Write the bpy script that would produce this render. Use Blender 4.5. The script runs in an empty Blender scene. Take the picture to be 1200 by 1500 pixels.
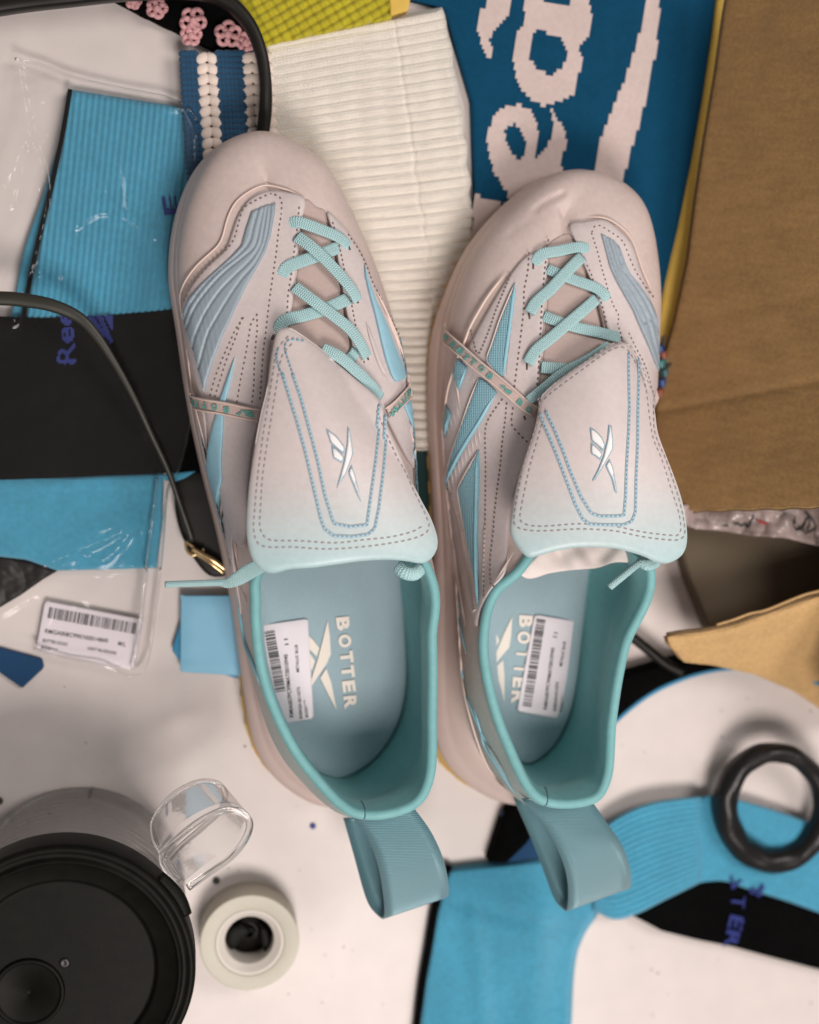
import bpy, math, random
import numpy as np
from mathutils import Vector, Matrix
from mathutils.bvhtree import BVHTree
from mathutils.geometry import delaunay_2d_cdt
random.seed(7); rng = np.random.default_rng(7)
SC = bpy.context.scene; COL = SC.collection
R = math.radians

# ---------------------------------------------------------------- camera
F = 2083.0; CX, CY = 600.0, 750.0; NX, NY = 280.0, 520.0; D = 0.68
dc = Vector((NX-CX, -(NY-CY), -F)).normalized()
qc = dc.rotation_difference(Vector((0, 0, -1)))
CAM = np.array([0.0, 0.0, D]); RM = np.array(qc.to_matrix())
cd = bpy.data.cameras.new('camera'); cam = bpy.data.objects.new('camera', cd); COL.objects.link(cam)
cd.sensor_fit = 'VERTICAL'; cd.sensor_height = 36.0; cd.sensor_width = 28.8; cd.lens = 50.0
cd.clip_start = 0.01; cd.clip_end = 50
cam.location = CAM; cam.rotation_mode = 'QUATERNION'; cam.rotation_quaternion = qc
cd.dof.use_dof = True; cd.dof.focus_distance = 0.615; cd.dof.aperture_fstop = 3.5
SC.camera = cam

# ---------------------------------------------------------------- light
W = bpy.data.worlds.new("World"); SC.world = W; W.use_nodes = True
W.node_tree.nodes['Background'].inputs[0].default_value = (1.0, 0.945, 0.93, 1)
W.node_tree.nodes['Background'].inputs[1].default_value = 0.215
def area(name, loc, target, size, power, color):
    l = bpy.data.lights.new(name, 'AREA'); l.shape = 'RECTANGLE'; l.size = size[0]; l.size_y = size[1]
    l.energy = power; l.color = color
    o = bpy.data.objects.new(name, l); COL.objects.link(o); o.location = loc
    o.rotation_euler = (Vector(target)-Vector(loc)).to_track_quat('-Z', 'Y').to_euler()
    return o
area('ceiling_softbox', (0.20, -0.70, 1.12), (0.1, -0.1, 0), (0.40, 0.40), 10.8, (1.0, 0.905, 0.86))
area('window_glow', (0.85, 0.35, 1.15), (0.1, 0.0, 0), (0.5, 0.5), 8.0, (1.0, 0.92, 0.885))
SC.view_settings.view_transform = 'Standard'; SC.view_settings.look = 'None'
SC.view_settings.exposure = 0.10; SC.view_settings.gamma = 1.0

# ---------------------------------------------------------------- projection helpers
def rays(px, py):
    px = np.asarray(px, float); py = np.asarray(py, float)
    d = np.stack([px-CX, -(py-CY), np.full_like(px, -F)], -1)
    d /= np.linalg.norm(d, axis=-1, keepdims=True)
    return d @ RM.T
def P(px, py, z):
    """point of the place seen at photo pixel (px,py) at height z (m)"""
    px, py, z = np.broadcast_arrays(np.asarray(px, float), np.asarray(py, float), np.asarray(z, float))
    d = rays(px, py); t = (z-D)/d[..., 2]
    return CAM + d*t[..., None]
def cat(pts, n=8, closed=False):
    """Catmull-Rom through pts (any dimension)"""
    p = np.asarray(pts, float); m = len(p); out = []
    segs = m if closed else m-1
    for i in range(segs):
        if closed: a, b, c, d = p[(i-1) % m], p[i], p[(i+1) % m], p[(i+2) % m]
        else:
            b, c = p[i], p[i+1]
            a = p[i-1] if i > 0 else 2*b-c
            d = p[i+2] if i+2 < m else 2*c-b
        t = (np.arange(n)/n)[:, None]
        out.append(0.5*((2*b)+(-a+c)*t+(2*a-5*b+4*c-d)*t**2+(-a+3*b-3*c+d)*t**3))
    if not closed: out.append(p[-1:])
    return np.concatenate(out)
def resample(pts, n=None, step=None, closed=False):
    p = np.asarray(pts, float)
    if closed: p = np.vstack([p, p[:1]])
    s = np.concatenate([[0], np.cumsum(np.linalg.norm(np.diff(p, axis=0), axis=1))])
    if n is None: n = max(3, int(round(s[-1]/step))+(0 if closed else 1))
    t = np.linspace(0, s[-1], n+1)[:-1] if closed else np.linspace(0, s[-1], n)
    return np.stack([np.interp(t, s, p[:, k]) for k in range(p.shape[1])], 1)
def sm(x): x = np.clip(x, 0, 1); return x*x*(3-2*x)
def fnoise(x, y, seed=0, oct=3):
    """cheap smooth pseudo noise"""
    r = np.random.default_rng(seed); v = 0; a = 1
    for o in range(oct):
        for k in range(3):
            th = r.uniform(0, 6.28); ph = r.uniform(0, 6.28); f = (1.9**o)*r.uniform(.7, 1.3)
            v = v + a*np.sin((x*math.cos(th)+y*math.sin(th))*f+ph)/3
        a *= .55
    return v

# ---------------------------------------------------------------- object helpers
def wloc(o):
    v = np.zeros(3)
    while o is not None: v = v+np.array(o.location); o = o.parent
    return v
def thing(name, label, cat_, px, py, z=0.0, group=None):
    o = bpy.data.objects.new(name, None); COL.objects.link(o)
    o.location = P(px, py, z); o.empty_display_size = .01
    o['label'] = label; o['category'] = cat_
    if group: o['group'] = group
    return o
def mesh(name, v, f, m, parent=None, smooth=True, uv=None, label=None, cat_=None, kind=None, group=None, base=None):
    v = np.asarray(v, float)
    if parent is not None: off = wloc(parent)
    elif base is not None: off = np.asarray(base, float)
    else: off = np.zeros(3)
    me = bpy.data.meshes.new(name)
    me.from_pydata((v-off).tolist(), [], f if isinstance(f, list) else f.tolist())
    if smooth: me.polygons.foreach_set('use_smooth', [True]*len(me.polygons))
    if uv is not None:
        L = me.uv_layers.new(name='UVMap'); idx = np.zeros(len(me.loops), int); me.loops.foreach_get('vertex_index', idx)
        L.data.foreach_set('uv', np.asarray(uv, float)[idx].ravel())
    me.update()
    o = bpy.data.objects.new(name, me); COL.objects.link(o); me.materials.append(m)
    if parent is not None: o.parent = parent
    else: o.location = off
    if label: o['label'] = label
    if cat_: o['category'] = cat_
    if kind: o['kind'] = kind
    if group: o['group'] = group
    return o
def gridf(nr, nc, closed_c=False, closed_r=False, flip=False):
    f = []
    for i in range(nr if closed_r else nr-1):
        for j in range(nc if closed_c else nc-1):
            a = i*nc+j; b = i*nc+(j+1) % nc; i2 = (i+1) % nr; c = i2*nc+(j+1) % nc; d = i2*nc+j
            f.append((a, b, c, d) if not flip else (d, c, b, a))
    return f
class Flat:
    """surface given by a height function of the photo position"""
    def __init__(s, z): s.z = z
    def at(s, px, py):
        px = np.asarray(px, float); py = np.asarray(py, float)
        zf = s.z if callable(s.z) else (lambda a, b: np.full_like(a, s.z))
        p = P(px, py, zf(px, py)); e = 2.0
        a = P(px+e, py, zf(px+e, py))-P(px-e, py, zf(px-e, py)); b = P(px, py-e, zf(px, py-e))-P(px, py+e, zf(px, py+e))
        n = np.cross(a, b); n /= np.linalg.norm(n, axis=-1, keepdims=True)
        return p, n
class Surf:
    """a built mesh surface, met along the line of sight"""
    def __init__(s, v, f, zg=.05, cp=None):
        s.v = np.asarray(v, float); s.zg = zg; s.cp = cp
        s.t = BVHTree.FromPolygons([Vector(x) for x in s.v], [list(x) for x in f])
    def at(s, px, py):
        px = np.asarray(px, float); py = np.asarray(py, float); sh = px.shape
        d = rays(px.ravel(), py.ravel()); o = Vector(CAM); g = P(px.ravel(), py.ravel(), s.zg)
        p = np.zeros((len(d), 3)); n = np.zeros((len(d), 3))
        for i in range(len(d)):
            h = s.t.ray_cast(o, Vector(d[i]))
            if h[0] is None and s.cp is not None:      # just past the outline: step inwards to it
                x_, y_ = px.ravel()[i], py.ravel()[i]; L_ = math.hypot(s.cp[0]-x_, (s.cp[1]-y_)*.3)+1e-6
                for st_ in range(1, 16):
                    k_ = 1.6*st_/L_; dd_ = rays(x_+(s.cp[0]-x_)*k_, y_+(s.cp[1]-y_)*k_*.3); h = s.t.ray_cast(o, Vector(dd_))
                    if h[0] is not None: break
            if h[0] is None: h = s.t.find_nearest(Vector(g[i]))
            p[i] = h[0]; nn = np.array(h[1])
            if nn @ d[i] > 0: nn = -nn
            n[i] = nn
        return p.reshape(sh+(3,)), n.reshape(sh+(3,))
class Smooth(Surf):
    """same, normals averaged over a few pixels; the lift of sewn-on pieces leans out of the surface"""
    def at(s, px, py, geo=False):
        p, n = Surf.at(s, px, py)
        for dx, dy in ((7, 0), (-7, 0), (0, 7), (0, -7)):
            n = n+Surf.at(s, np.asarray(px, float)+dx, np.asarray(py, float)+dy)[1]*.6
        n = n/np.linalg.norm(n, axis=-1, keepdims=True); v = CAM-p; v /= np.linalg.norm(v, axis=-1, keepdims=True)
        if geo: return p, n
        c = np.clip((n*v).sum(-1, keepdims=True), .6, 1); o = n*.2+v*.8; o /= np.linalg.norm(o, axis=-1, keepdims=True)
        return p, o/c
def _geo(s, x, y): return Smooth.at(s, x, y, geo=True)[1]
Smooth.geo = _geo
def inside(poly, x, y):
    poly = np.asarray(poly, float); r = np.zeros(len(x), bool); n = len(poly)
    for i in range(n):
        x1, y1 = poly[i]; x2, y2 = poly[(i+1) % n]
        c = ((y1 > y) != (y2 > y)) & (x < (x2-x1)*(y-y1)/((y2-y1) if y2 != y1 else 1e-9)+x1)
        r ^= c
    return r
def dist(poly, x, y, closed=True):
    poly = np.asarray(poly, float); n = len(poly); dm = np.full(len(x), 1e9)
    for i in range(n if closed else n-1):
        a = poly[i]; b = poly[(i+1) % n]; ab = b-a; L = (ab@ab) or 1e-9
        t = np.clip(((x-a[0])*ab[0]+(y-a[1])*ab[1])/L, 0, 1)
        dm = np.minimum(dm, np.hypot(x-a[0]-t*ab[0], y-a[1]-t*ab[1]))
    return dm
def uvxy(p, ang): c, s_ = math.cos(ang), math.sin(ang); return np.stack([(p[:, 0]*c+p[:, 1]*s_)*100, (-p[:, 0]*s_+p[:, 1]*c)*100], 1)
def slab(name, poly, surf, T, w, m, parent=None, g=8.0, round_poly=True, h=None, skirt=None, bottom=False, closedn=6, ang=0.0, sink=None, **kw):
    """a sheet cut to an outline lying on a surface, thickness T (m), its edge rounded over w px; h(px,py,d) adds relief"""
    poly = np.asarray(poly, float)
    if round_poly: poly = cat(poly, closedn, True)
    B = resample(poly, step=min(g, 5.0), closed=True)
    n = len(B)
    # orientation
    ar = 0.5*np.sum(B[:, 0]*np.roll(B[:, 1], -1)-np.roll(B[:, 0], -1)*B[:, 1])
    tan = np.roll(B, -1, 0)-np.roll(B, 1, 0); tan /= np.linalg.norm(tan, axis=1, keepdims=True)+1e-9
    nor = np.stack([-tan[:, 1], tan[:, 0]], 1)*(1 if ar > 0 else -1)
    pts = [B]
    for fr in (0.18, 0.5, 1.0):
        q = B+nor*w*fr; dd = dist(B, q[:, 0], q[:, 1]); ok = (dd > w*fr*.8) & inside(B, q[:, 0], q[:, 1]); pts.append(q[ok])
    x0, y0 = B.min(0); x1, y1 = B.max(0)
    gx, gy = np.meshgrid(np.arange(x0, x1, g), np.arange(y0, y1, g)); gx = gx.copy(); gx[1::2] += g/2
    gx = gx.ravel(); gy = gy.ravel(); k = inside(B, gx, gy); gx, gy = gx[k], gy[k]
    if len(gx):
        dd = dist(B, gx, gy); k = dd > w+g*.45; pts.append(np.stack([gx[k], gy[k]], 1))
    A = np.concatenate(pts)
    r = delaunay_2d_cdt([Vector(p) for p in A], [(i, (i+1) % n) for i in range(n)], [], 1, 1e-4)
    V = np.array([tuple(v) for v in r[0]]); Fc = [tuple(f) for f in r[2]]
    # keep faces whose centroid is inside
    cen = np.array([V[list(f)].mean(0) for f in Fc]); k = inside(B, cen[:, 0], cen[:, 1]); Fc = [f for f, q in zip(Fc, k) if q]
    dd = dist(B, V[:, 0], V[:, 1]); x = np.clip(dd/w, 0, 1); rr = np.sqrt(np.clip(1-(1-x)**2, 0, 1))
    p, nn = surf.at(V[:, 0], V[:, 1])
    hh = T*rr
    if h is not None: hh = hh+h(V[:, 0], V[:, 1], dd)*rr
    if sink is not None: hh = hh-sink*(1-rr)
    top = p+nn*hh[:, None]
    # orient up
    f0 = []
    for f in Fc:
        a, b, c = top[f[0]], top[f[1]], top[f[2]]
        f0.append(f if np.cross(b-a, c-a)@(CAM-a) > 0 else f[::-1])
    verts = [top]; faces = list(f0); uv = uvxy(top, ang)
    # boundary loop indices in output
    bidx = []
    for i in range(n):
        j = np.argmin((V[:, 0]-B[i, 0])**2+(V[:, 1]-B[i, 1])**2); bidx.append(int(j))
    m0 = len(top)
    if bottom:
        bot = p-nn*(T*rr)[:, None]*.9; verts.append(bot); uv = np.vstack([uv, uv]); faces += [tuple(i+m0 for i in f[::-1]) for f in f0]
        if True:
            # boundary verts coincide (rr=0): welded visually
            pass
    elif skirt is not None:
        lo = top[bidx].copy()
        if callable(skirt): lo = skirt(lo)
        else: lo[:, 2] = np.maximum(lo[:, 2]-skirt, 0.0)
        verts.append(lo); uv = np.vstack([uv, uv[bidx]])
        for i in range(n):
            j = (i+1) % n; q = (bidx[i], m0+i, m0+j, bidx[j]); faces.append(q if ar > 0 else q[::-1])
    return mesh(name, np.vstack(verts), faces, m, parent, uv=uv, **kw)
def ribbon(name, path, surf, wpx, th, m, parent=None, off=0.0, n=None, step=4.0, ns=12, smooth_path=True, power=2.6, **kw):
    """flat woven strip along a photo path lying on a surface; path rows: px,py[,lift m[,width factor]]"""
    path = [tuple(q)+(0.0,)*(3-len(q))+(1.0,) if len(q) < 4 else tuple(q) for q in path]
    C = cat(path, 8) if smooth_path else np.asarray(path, float)
    C = resample(C, step=step) if n is None else resample(C, n=n)
    p, nn = surf.at(C[:, 0], C[:, 1]); lf_ = nn.copy()
    if hasattr(surf, 'geo'): nn = surf.geo(C[:, 0], C[:, 1])
    for _ in range(2): nn[1:-1] = (nn[:-2]+nn[1:-1]+nn[2:])/3
    nn /= np.linalg.norm(nn, axis=1, keepdims=True)
    c = p+lf_*(off+C[:, 2])[:, None]
    for _ in range(2): c[1:-1] = (c[:-2]+2*c[1:-1]+c[2:])/4
    t = np.gradient(c, axis=0); t /= np.linalg.norm(t, axis=1, keepdims=True)
    s = np.cross(nn, t); s /= np.linalg.norm(s, axis=1, keepdims=True); u = np.cross(t, s)
    mpp = (D-c[:, 2].mean())/F; a = wpx*.5*mpp*C[:, 3]; th2 = th*.5
    return sweep(name, c, s, u, a, th2, m, parent, ns, power, **kw)
def sweep(name, c, s, u, a, b, m, parent=None, ns=12, power=2.0, caps=True, **kw):
    k = np.arange(ns)/ns*2*math.pi; cs, sn = np.cos(k), np.sin(k); e = 2.0/power
    X = np.sign(cs)*np.abs(cs)**e; Y = np.sign(sn)*np.abs(sn)**e
    a = np.broadcast_to(a, (len(c),)); b = np.broadcast_to(b, (len(c),))
    v = c[:, None, :]+s[:, None, :]*(X[None, :]*a[:, None])[..., None]+u[:, None, :]*(Y[None, :]*b[:, None])[..., None]
    L = np.concatenate([[0], np.cumsum(np.linalg.norm(np.diff(c, axis=0), axis=1))])*100
    uv = np.stack([np.broadcast_to(L[:, None], (len(c), ns)), np.broadcast_to((X*1.0)[None]*a[:, None]*100, (len(c), ns))], -1).reshape(-1, 2)
    f = gridf(len(c), ns, closed_c=True)
    if caps: f = f+[tuple(range(ns))[::-1], tuple((len(c)-1)*ns+i for i in range(ns))]
    return mesh(name, v.reshape(-1, 3), f, m, parent, uv=uv, **kw)
def tube(name, pts, r, m, parent=None, ns=10, n=None, flat=1.0, closed=False, **kw):
    """round tube through world points"""
    c = cat(pts, 8, closed) if n is None else resample(cat(pts, 10, closed), n=n)
    t = np.gradient(c, axis=0); t /= np.linalg.norm(t, axis=1, keepdims=True)+1e-12
    up = np.array([0, 0, 1.0]); s = np.cross(np.broadcast_to(up, t.shape), t)
    l = np.linalg.norm(s, axis=1, keepdims=True); s = np.where(l > 1e-4, s/np.maximum(l, 1e-6), np.array([1.0, 0, 0])); u = np.cross(t, s)
    return sweep(name, c, s, u, r, r*flat if np.isscalar(r) else np.asarray(r)*flat, m, parent, ns, **kw)
def stitches(name, path, surf, m, parent, pitch=6.0, ln=3.6, w=.0003, h=.00018, closed=False, curve=True, off=0.0002, tilt=0.0):
    C = cat(path, 8, closed) if curve else np.asarray(path, float)
    seg = resample(C, step=pitch, closed=closed)
    if len(seg) < 2: return
    d = np.gradient(seg, axis=0); d /= np.linalg.norm(d, axis=1, keepdims=True)+1e-9
    if tilt: c_, s_ = math.cos(tilt), math.sin(tilt); d = np.stack([d[:, 0]*c_-d[:, 1]*s_, d[:, 0]*s_+d[:, 1]*c_], 1)
    pc, nc = surf.at(seg[:, 0], seg[:, 1])
    q = seg+d*ln*.5; pa, _ = surf.at(q[:, 0], q[:, 1])
    V = []; Fs = []
    for i in range(len(seg)):
        t = pa[i]-pc[i]; L = np.linalg.norm(t)
        if L < 1e-6 or L > .004: continue
        t /= L; nrm = nc[i]; s = np.cross(nrm, t); s /= np.linalg.norm(s)+1e-9
        b = len(V); o = pc[i]+nrm*off
        for x, k in ((-1, .35), (-.55, 1), (.55, 1), (1, .35)):
            cc = o+t*L*x-nrm*h*(1.2 if abs(x) == 1 else 0)
            V += [cc-s*w*k-nrm*h*.5, cc-s*w*k*.5+nrm*h*k, cc+s*w*k*.5+nrm*h*k, cc+s*w*k-nrm*h*.5]
        for r_ in range(3):
            for j in range(3):
                a = b+r_*4+j; Fs.append((a, a+4, a+5, a+1))
        Fs += [(b, b+1, b+2, b+3), (b+15, b+14, b+13, b+12)]
    return mesh(name, V, Fs, m, parent, kind='stuff')
def sheet(name, A, B, nu, nv, zf, m, parent=None, edge=0.0, ang=0.0, z0=0.0, skirt=True, **kw):
    """cloth between two photo-space curves A,B; zf(px,py,u,v) height (m)"""
    A = resample(cat(A, 10), n=nv); B = resample(cat(B, 10), n=nv); u = np.linspace(0, 1, nu)[None, :, None]
    C = A[:, None, :]*(1-u)+B[:, None, :]*u; U, Vv = np.meshgrid(np.linspace(0, 1, nu), np.linspace(0, 1, nv))
    p = P(C[..., 0], C[..., 1], zf(C[..., 0], C[..., 1], U, Vv))
    v = p.reshape(-1, 3); uv = np.stack([U.ravel()*np.linalg.norm(B[0]-A[0])*.0325, Vv.ravel()*np.linalg.norm(A[-1]-A[0])*.0325], 1)
    a, b, c = v[0], v[1], v[nu]
    flip = np.cross(b-a, c-a)@(CAM-a) < 0
    f = gridf(nv, nu, flip=flip)
    if skirt:
        ring = [(0, j) for j in range(nu)]+[(i, nu-1) for i in range(1, nv)]+[(nv-1, j) for j in range(nu-2, -1, -1)]+[(i, 0) for i in range(nv-2, 0, -1)]
        idx = [i*nu+j for i, j in ring]; lo = v[idx].copy(); lo[:, 2] = z0; m0 = len(v); v = np.vstack([v, lo]); uv = np.vstack([uv, uv[idx]]); k = len(idx)
        for i in range(k):
            q = (idx[i], idx[(i+1) % k], m0+(i+1) % k, m0+i); f.append(q[::-1] if not flip else q)
    return mesh(name, v, f, m, parent, uv=uv, **kw)
def loft(name, rows, th, m, parent=None, **kw):
    """double-sided band: rows = list of edge curves (world, n x 3), thickness th"""
    G = np.asarray(rows, float)             # k x n x 3
    du = np.gradient(G, axis=0) if len(G) > 1 else None; dv = np.gradient(G, axis=1)
    n = np.cross(du, dv); n /= np.linalg.norm(n, axis=-1, keepdims=True)+1e-12
    a = G+n*th/2; b = G-n*th/2; k, q = G.shape[:2]
    v = np.vstack([a.reshape(-1, 3), b.reshape(-1, 3)]); f = gridf(k, q); o = k*q
    f += [tuple(i+o for i in x[::-1]) for x in gridf(k, q)]
    def side(idx):
        for i in range(len(idx)-1): f.append((idx[i+1], idx[i], idx[i]+o, idx[i+1]+o))
    side(list(range(q))); side([(k-1)*q+i for i in range(q)][::-1]); side([i*q for i in range(k)][::-1]); side([i*q+q-1 for i in range(k)])
    L = np.concatenate([[0], np.cumsum(np.linalg.norm(np.diff(G[0], axis=0), axis=1))])*100
    wd = np.linalg.norm(G[-1]-G[0], axis=-1).mean()*100
    uv = np.stack([np.broadcast_to(L[None], (k, q)), np.broadcast_to(np.linspace(0, wd, k)[:, None], (k, q))], -1).reshape(-1, 2)
    return mesh(name, v, f, m, parent, uv=np.vstack([uv, uv]), **kw)
_txt = {}
def glyphs(body, bold=0.0):
    k = (body, bold)
    if k in _txt: return _txt[k]
    c = bpy.data.curves.new('t', 'FONT'); c.body = body; c.size = 1; c.offset = bold; c.resolution_u = 3
    o = bpy.data.objects.new('t', c); COL.objects.link(o); dg = bpy.context.evaluated_depsgraph_get(); dg.update()
    me = bpy.data.meshes.new_from_object(o.evaluated_get(dg))
    v = np.array([tuple(x.co) for x in me.vertices])[:, :2] if len(me.vertices) else np.zeros((0, 2)); f = [tuple(p.vertices) for p in me.polygons]
    bpy.data.objects.remove(o); bpy.data.curves.remove(c); bpy.data.meshes.remove(me)
    _txt[k] = (v, f); return v, f
def text(name, body, a, b, hpx, surf, m, parent, off=.0002, bold=.02, flip=1, extra=None):
    """lettering whose base line runs from photo point a to b; cap height hpx; flip=-1 when tops point the other way"""
    v, f = glyphs(body, bold); a = np.array(a, float); b = np.array(b, float)
    x0, x1 = v[:, 0].min(), v[:, 0].max(); y0, y1 = v[:, 1].min(), v[:, 1].max()
    d = (b-a); L = np.linalg.norm(d); d /= L; up = np.array([d[1], -d[0]])*flip
    q = a+np.outer((v[:, 0]-x0)/(x1-x0)*L, d)+np.outer((v[:, 1]-y0)/(y1-y0)*hpx, up)
    p, n = surf.at(q[:, 0], q[:, 1])
    return mesh(name, p+n*off, f, m, parent, smooth=False)
def quads(name, qs, surf, m, parent, off=.0002, **kw):
    """thin printed rectangles/polygons given in photo coordinates"""
    V = []; Fs = []
    for q in qs: Fs.append(tuple(range(len(V), len(V)+len(q)))); V += list(q)
    V = np.array(V, float); p, n = surf.at(V[:, 0], V[:, 1])
    return mesh(name, p+n*off, Fs, m, parent, smooth=False, **kw)

# ---------------------------------------------------------------- materials
def lin(c): c = np.array(c, float)/255; return tuple(np.where(c <= .04045, c/12.92, ((c+.055)/1.055)**2.4))
def mat(name, col, rough=.6, noise=0.0, nscale=200, bump=0.0, bscale=1500, sheen=0.0, metal=0.0, coat=0.0, spec=.5, weave=None, sss=0.0, grad=None, blotch=None):
    m = bpy.data.materials.new(name); m.use_nodes = True; nt = m.node_tree; N = nt.nodes; Lk = nt.links
    b = N['Principled BSDF']; b.inputs['Roughness'].default_value = rough; b.inputs['Metallic'].default_value = metal
    b.inputs['Specular IOR Level'].default_value = spec; b.inputs['Coat Weight'].default_value = coat; b.inputs['Coat Roughness'].default_value = .15
    b.inputs['Sheen Weight'].default_value = sheen; b.inputs['Base Color'].default_value = (*col, 1)
    if sss: b.inputs['Subsurface Weight'].default_value = sss; b.inputs['Subsurface Radius'].default_value = (.004, .003, .002); b.inputs['Subsurface Scale'].default_value = 1
    tc = N.new('ShaderNodeTexCoord'); cur = None
    def rgb(c): n = N.new('ShaderNodeRGB'); n.outputs[0].default_value = (*c, 1); return n.outputs[0]
    if grad:   # colour fade along a world direction: (axis vector, start, end, colour2)
        g = N.new('ShaderNodeNewGeometry'); dp = N.new('ShaderNodeVectorMath'); dp.operation = 'DOT_PRODUCT'; Lk.new(g.outputs['Position'], dp.inputs[0]); dp.inputs[1].default_value = grad[0]
        mr = N.new('ShaderNodeMapRange'); mr.interpolation_type = 'SMOOTHSTEP'; Lk.new(dp.outputs['Value'], mr.inputs['Value']); mr.inputs['From Min'].default_value = grad[1]; mr.inputs['From Max'].default_value = grad[2]
        mx = N.new('ShaderNodeMix'); mx.data_type = 'RGBA'; Lk.new(mr.outputs[0], mx.inputs['Factor']); mx.inputs['A'].default_value = (*col, 1); mx.inputs['B'].default_value = (*grad[3], 1); cur = mx.outputs['Result']
    def mul(cur, fac_out, lo, hi):
        mr = N.new('ShaderNodeMapRange'); Lk.new(fac_out, mr.inputs['Value']); mr.inputs['From Min'].default_value = .3; mr.inputs['From Max'].default_value = .7
        mr.inputs['To Min'].default_value = lo; mr.inputs['To Max'].default_value = hi
        vm = N.new('ShaderNodeVectorMath'); vm.operation = 'SCALE'; Lk.new(cur, vm.inputs[0]); Lk.new(mr.outputs[0], vm.inputs['Scale']); return vm.outputs[0]
    hsrc = []
    if cur is None: cur = rgb(col)
    if noise:
        for sc, k in ((nscale, 1.0), (nscale*.12, .8)):
            n = N.new('ShaderNodeTexNoise'); n.inputs['Scale'].default_value = sc; n.inputs['Detail'].default_value = 4; Lk.new(tc.outputs['Object'], n.inputs['Vector']); cur = mul(cur, n.outputs['Fac'], 1-noise*k, 1+noise*k)
    if bump:
        n = N.new('ShaderNodeTexNoise'); n.inputs['Scale'].default_value = bscale; n.inputs['Detail'].default_value = 3; Lk.new(tc.outputs['Object'], n.inputs['Vector']); hsrc.append((n.outputs['Fac'], bump))
    if weave:  # kind, scale u, scale v (per cm), strength, colour depth
        kind, su, sv, st, dep = weave
        sep = N.new('ShaderNodeSeparateXYZ'); Lk.new(tc.outputs['UV'], sep.inputs[0])
        def mth(op, a, b_=None):
            q = N.new('ShaderNodeMath'); q.operation = op
            for i, x in enumerate((a, b_)):
                if x is None: continue
                if isinstance(x, (int, float)): q.inputs[i].default_value = x
                else: Lk.new(x, q.inputs[i])
            return q.outputs[0]
        x, y = sep.outputs[0], sep.outputs[1]
        if kind == 'knit':      # V stitches: columns along v
            fx = mth('PINGPONG', mth('MULTIPLY', x, su), .5)
            ph = mth('ADD', mth('MULTIPLY', y, sv), mth('MULTIPLY', fx, 1.2))
            a = mth('PINGPONG', ph, .5); h_ = mth('MULTIPLY', mth('MULTIPLY', a, 2.0), mth('ADD', mth('MULTIPLY', mth('SINE', mth('MULTIPLY', fx, 6.28)), .5), .5))
        elif kind == 'rib':
            h_ = mth('ADD', mth('MULTIPLY', mth('SINE', mth('MULTIPLY', x, su*6.283)), .5), .5)
            h2 = mth('ADD', mth('MULTIPLY', mth('SINE', mth('MULTIPLY', y, sv*6.283)), .12), 0); h_ = mth('ADD', h_, h2)
        elif kind == 'check':
            a = mth('SINE', mth('MULTIPLY', mth('ADD', x, y), su*6.283)); c = mth('SINE', mth('MULTIPLY', mth('SUBTRACT', x, y), sv*6.283)); h_ = mth('ADD', mth('MULTIPLY', mth('MULTIPLY', a, c), .5), .5)
        elif kind == 'braid':
            fy = mth('ABSOLUTE', y); ph = mth('SUBTRACT', mth('MULTIPLY', x, su), mth('MULTIPLY', mth('PINGPONG', mth('MULTIPLY', fy, sv), .5), 1.0))
            h_ = mth('MULTIPLY', mth('ADD', mth('SINE', mth('MULTIPLY', ph, 6.283)), 1.0), .5)
            h_ = mth('MULTIPLY', h_, mth('ADD', mth('MULTIPLY', mth('ABSOLUTE', mth('SINE', mth('MULTIPLY', fy, sv*6.283))), .6), .4))
        else:                   # twill
            h_ = mth('ADD', mth('MULTIPLY', mth('SINE', mth('MULTIPLY', mth('ADD', mth('MULTIPLY', x, su), mth('MULTIPLY', y, sv)), 6.283)), .5), .5)
        hsrc.append((h_, st))
        if dep:
            mr = N.new('ShaderNodeMapRange'); Lk.new(h_, mr.inputs['Value']); mr.inputs['To Min'].default_value = 1-dep; mr.inputs['To Max'].default_value = 1+dep*.4
            vm = N.new('ShaderNodeVectorMath'); vm.operation = 'SCALE'; Lk.new(cur, vm.inputs[0]); Lk.new(mr.outputs[0], vm.inputs['Scale']); cur = vm.outputs[0]
    Lk.new(cur, b.inputs['Base Color'])
    nprev = None
    for h_, st in hsrc:
        bp = N.new('ShaderNodeBump'); bp.inputs['Strength'].default_value = min(1, st); bp.inputs['Distance'].default_value = .0004; Lk.new(h_, bp.inputs['Height'])
        if nprev: Lk.new(nprev, bp.inputs['Normal'])
        nprev = bp.outputs[0]
    if nprev: Lk.new(nprev, b.inputs['Normal'])
    return m
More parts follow.
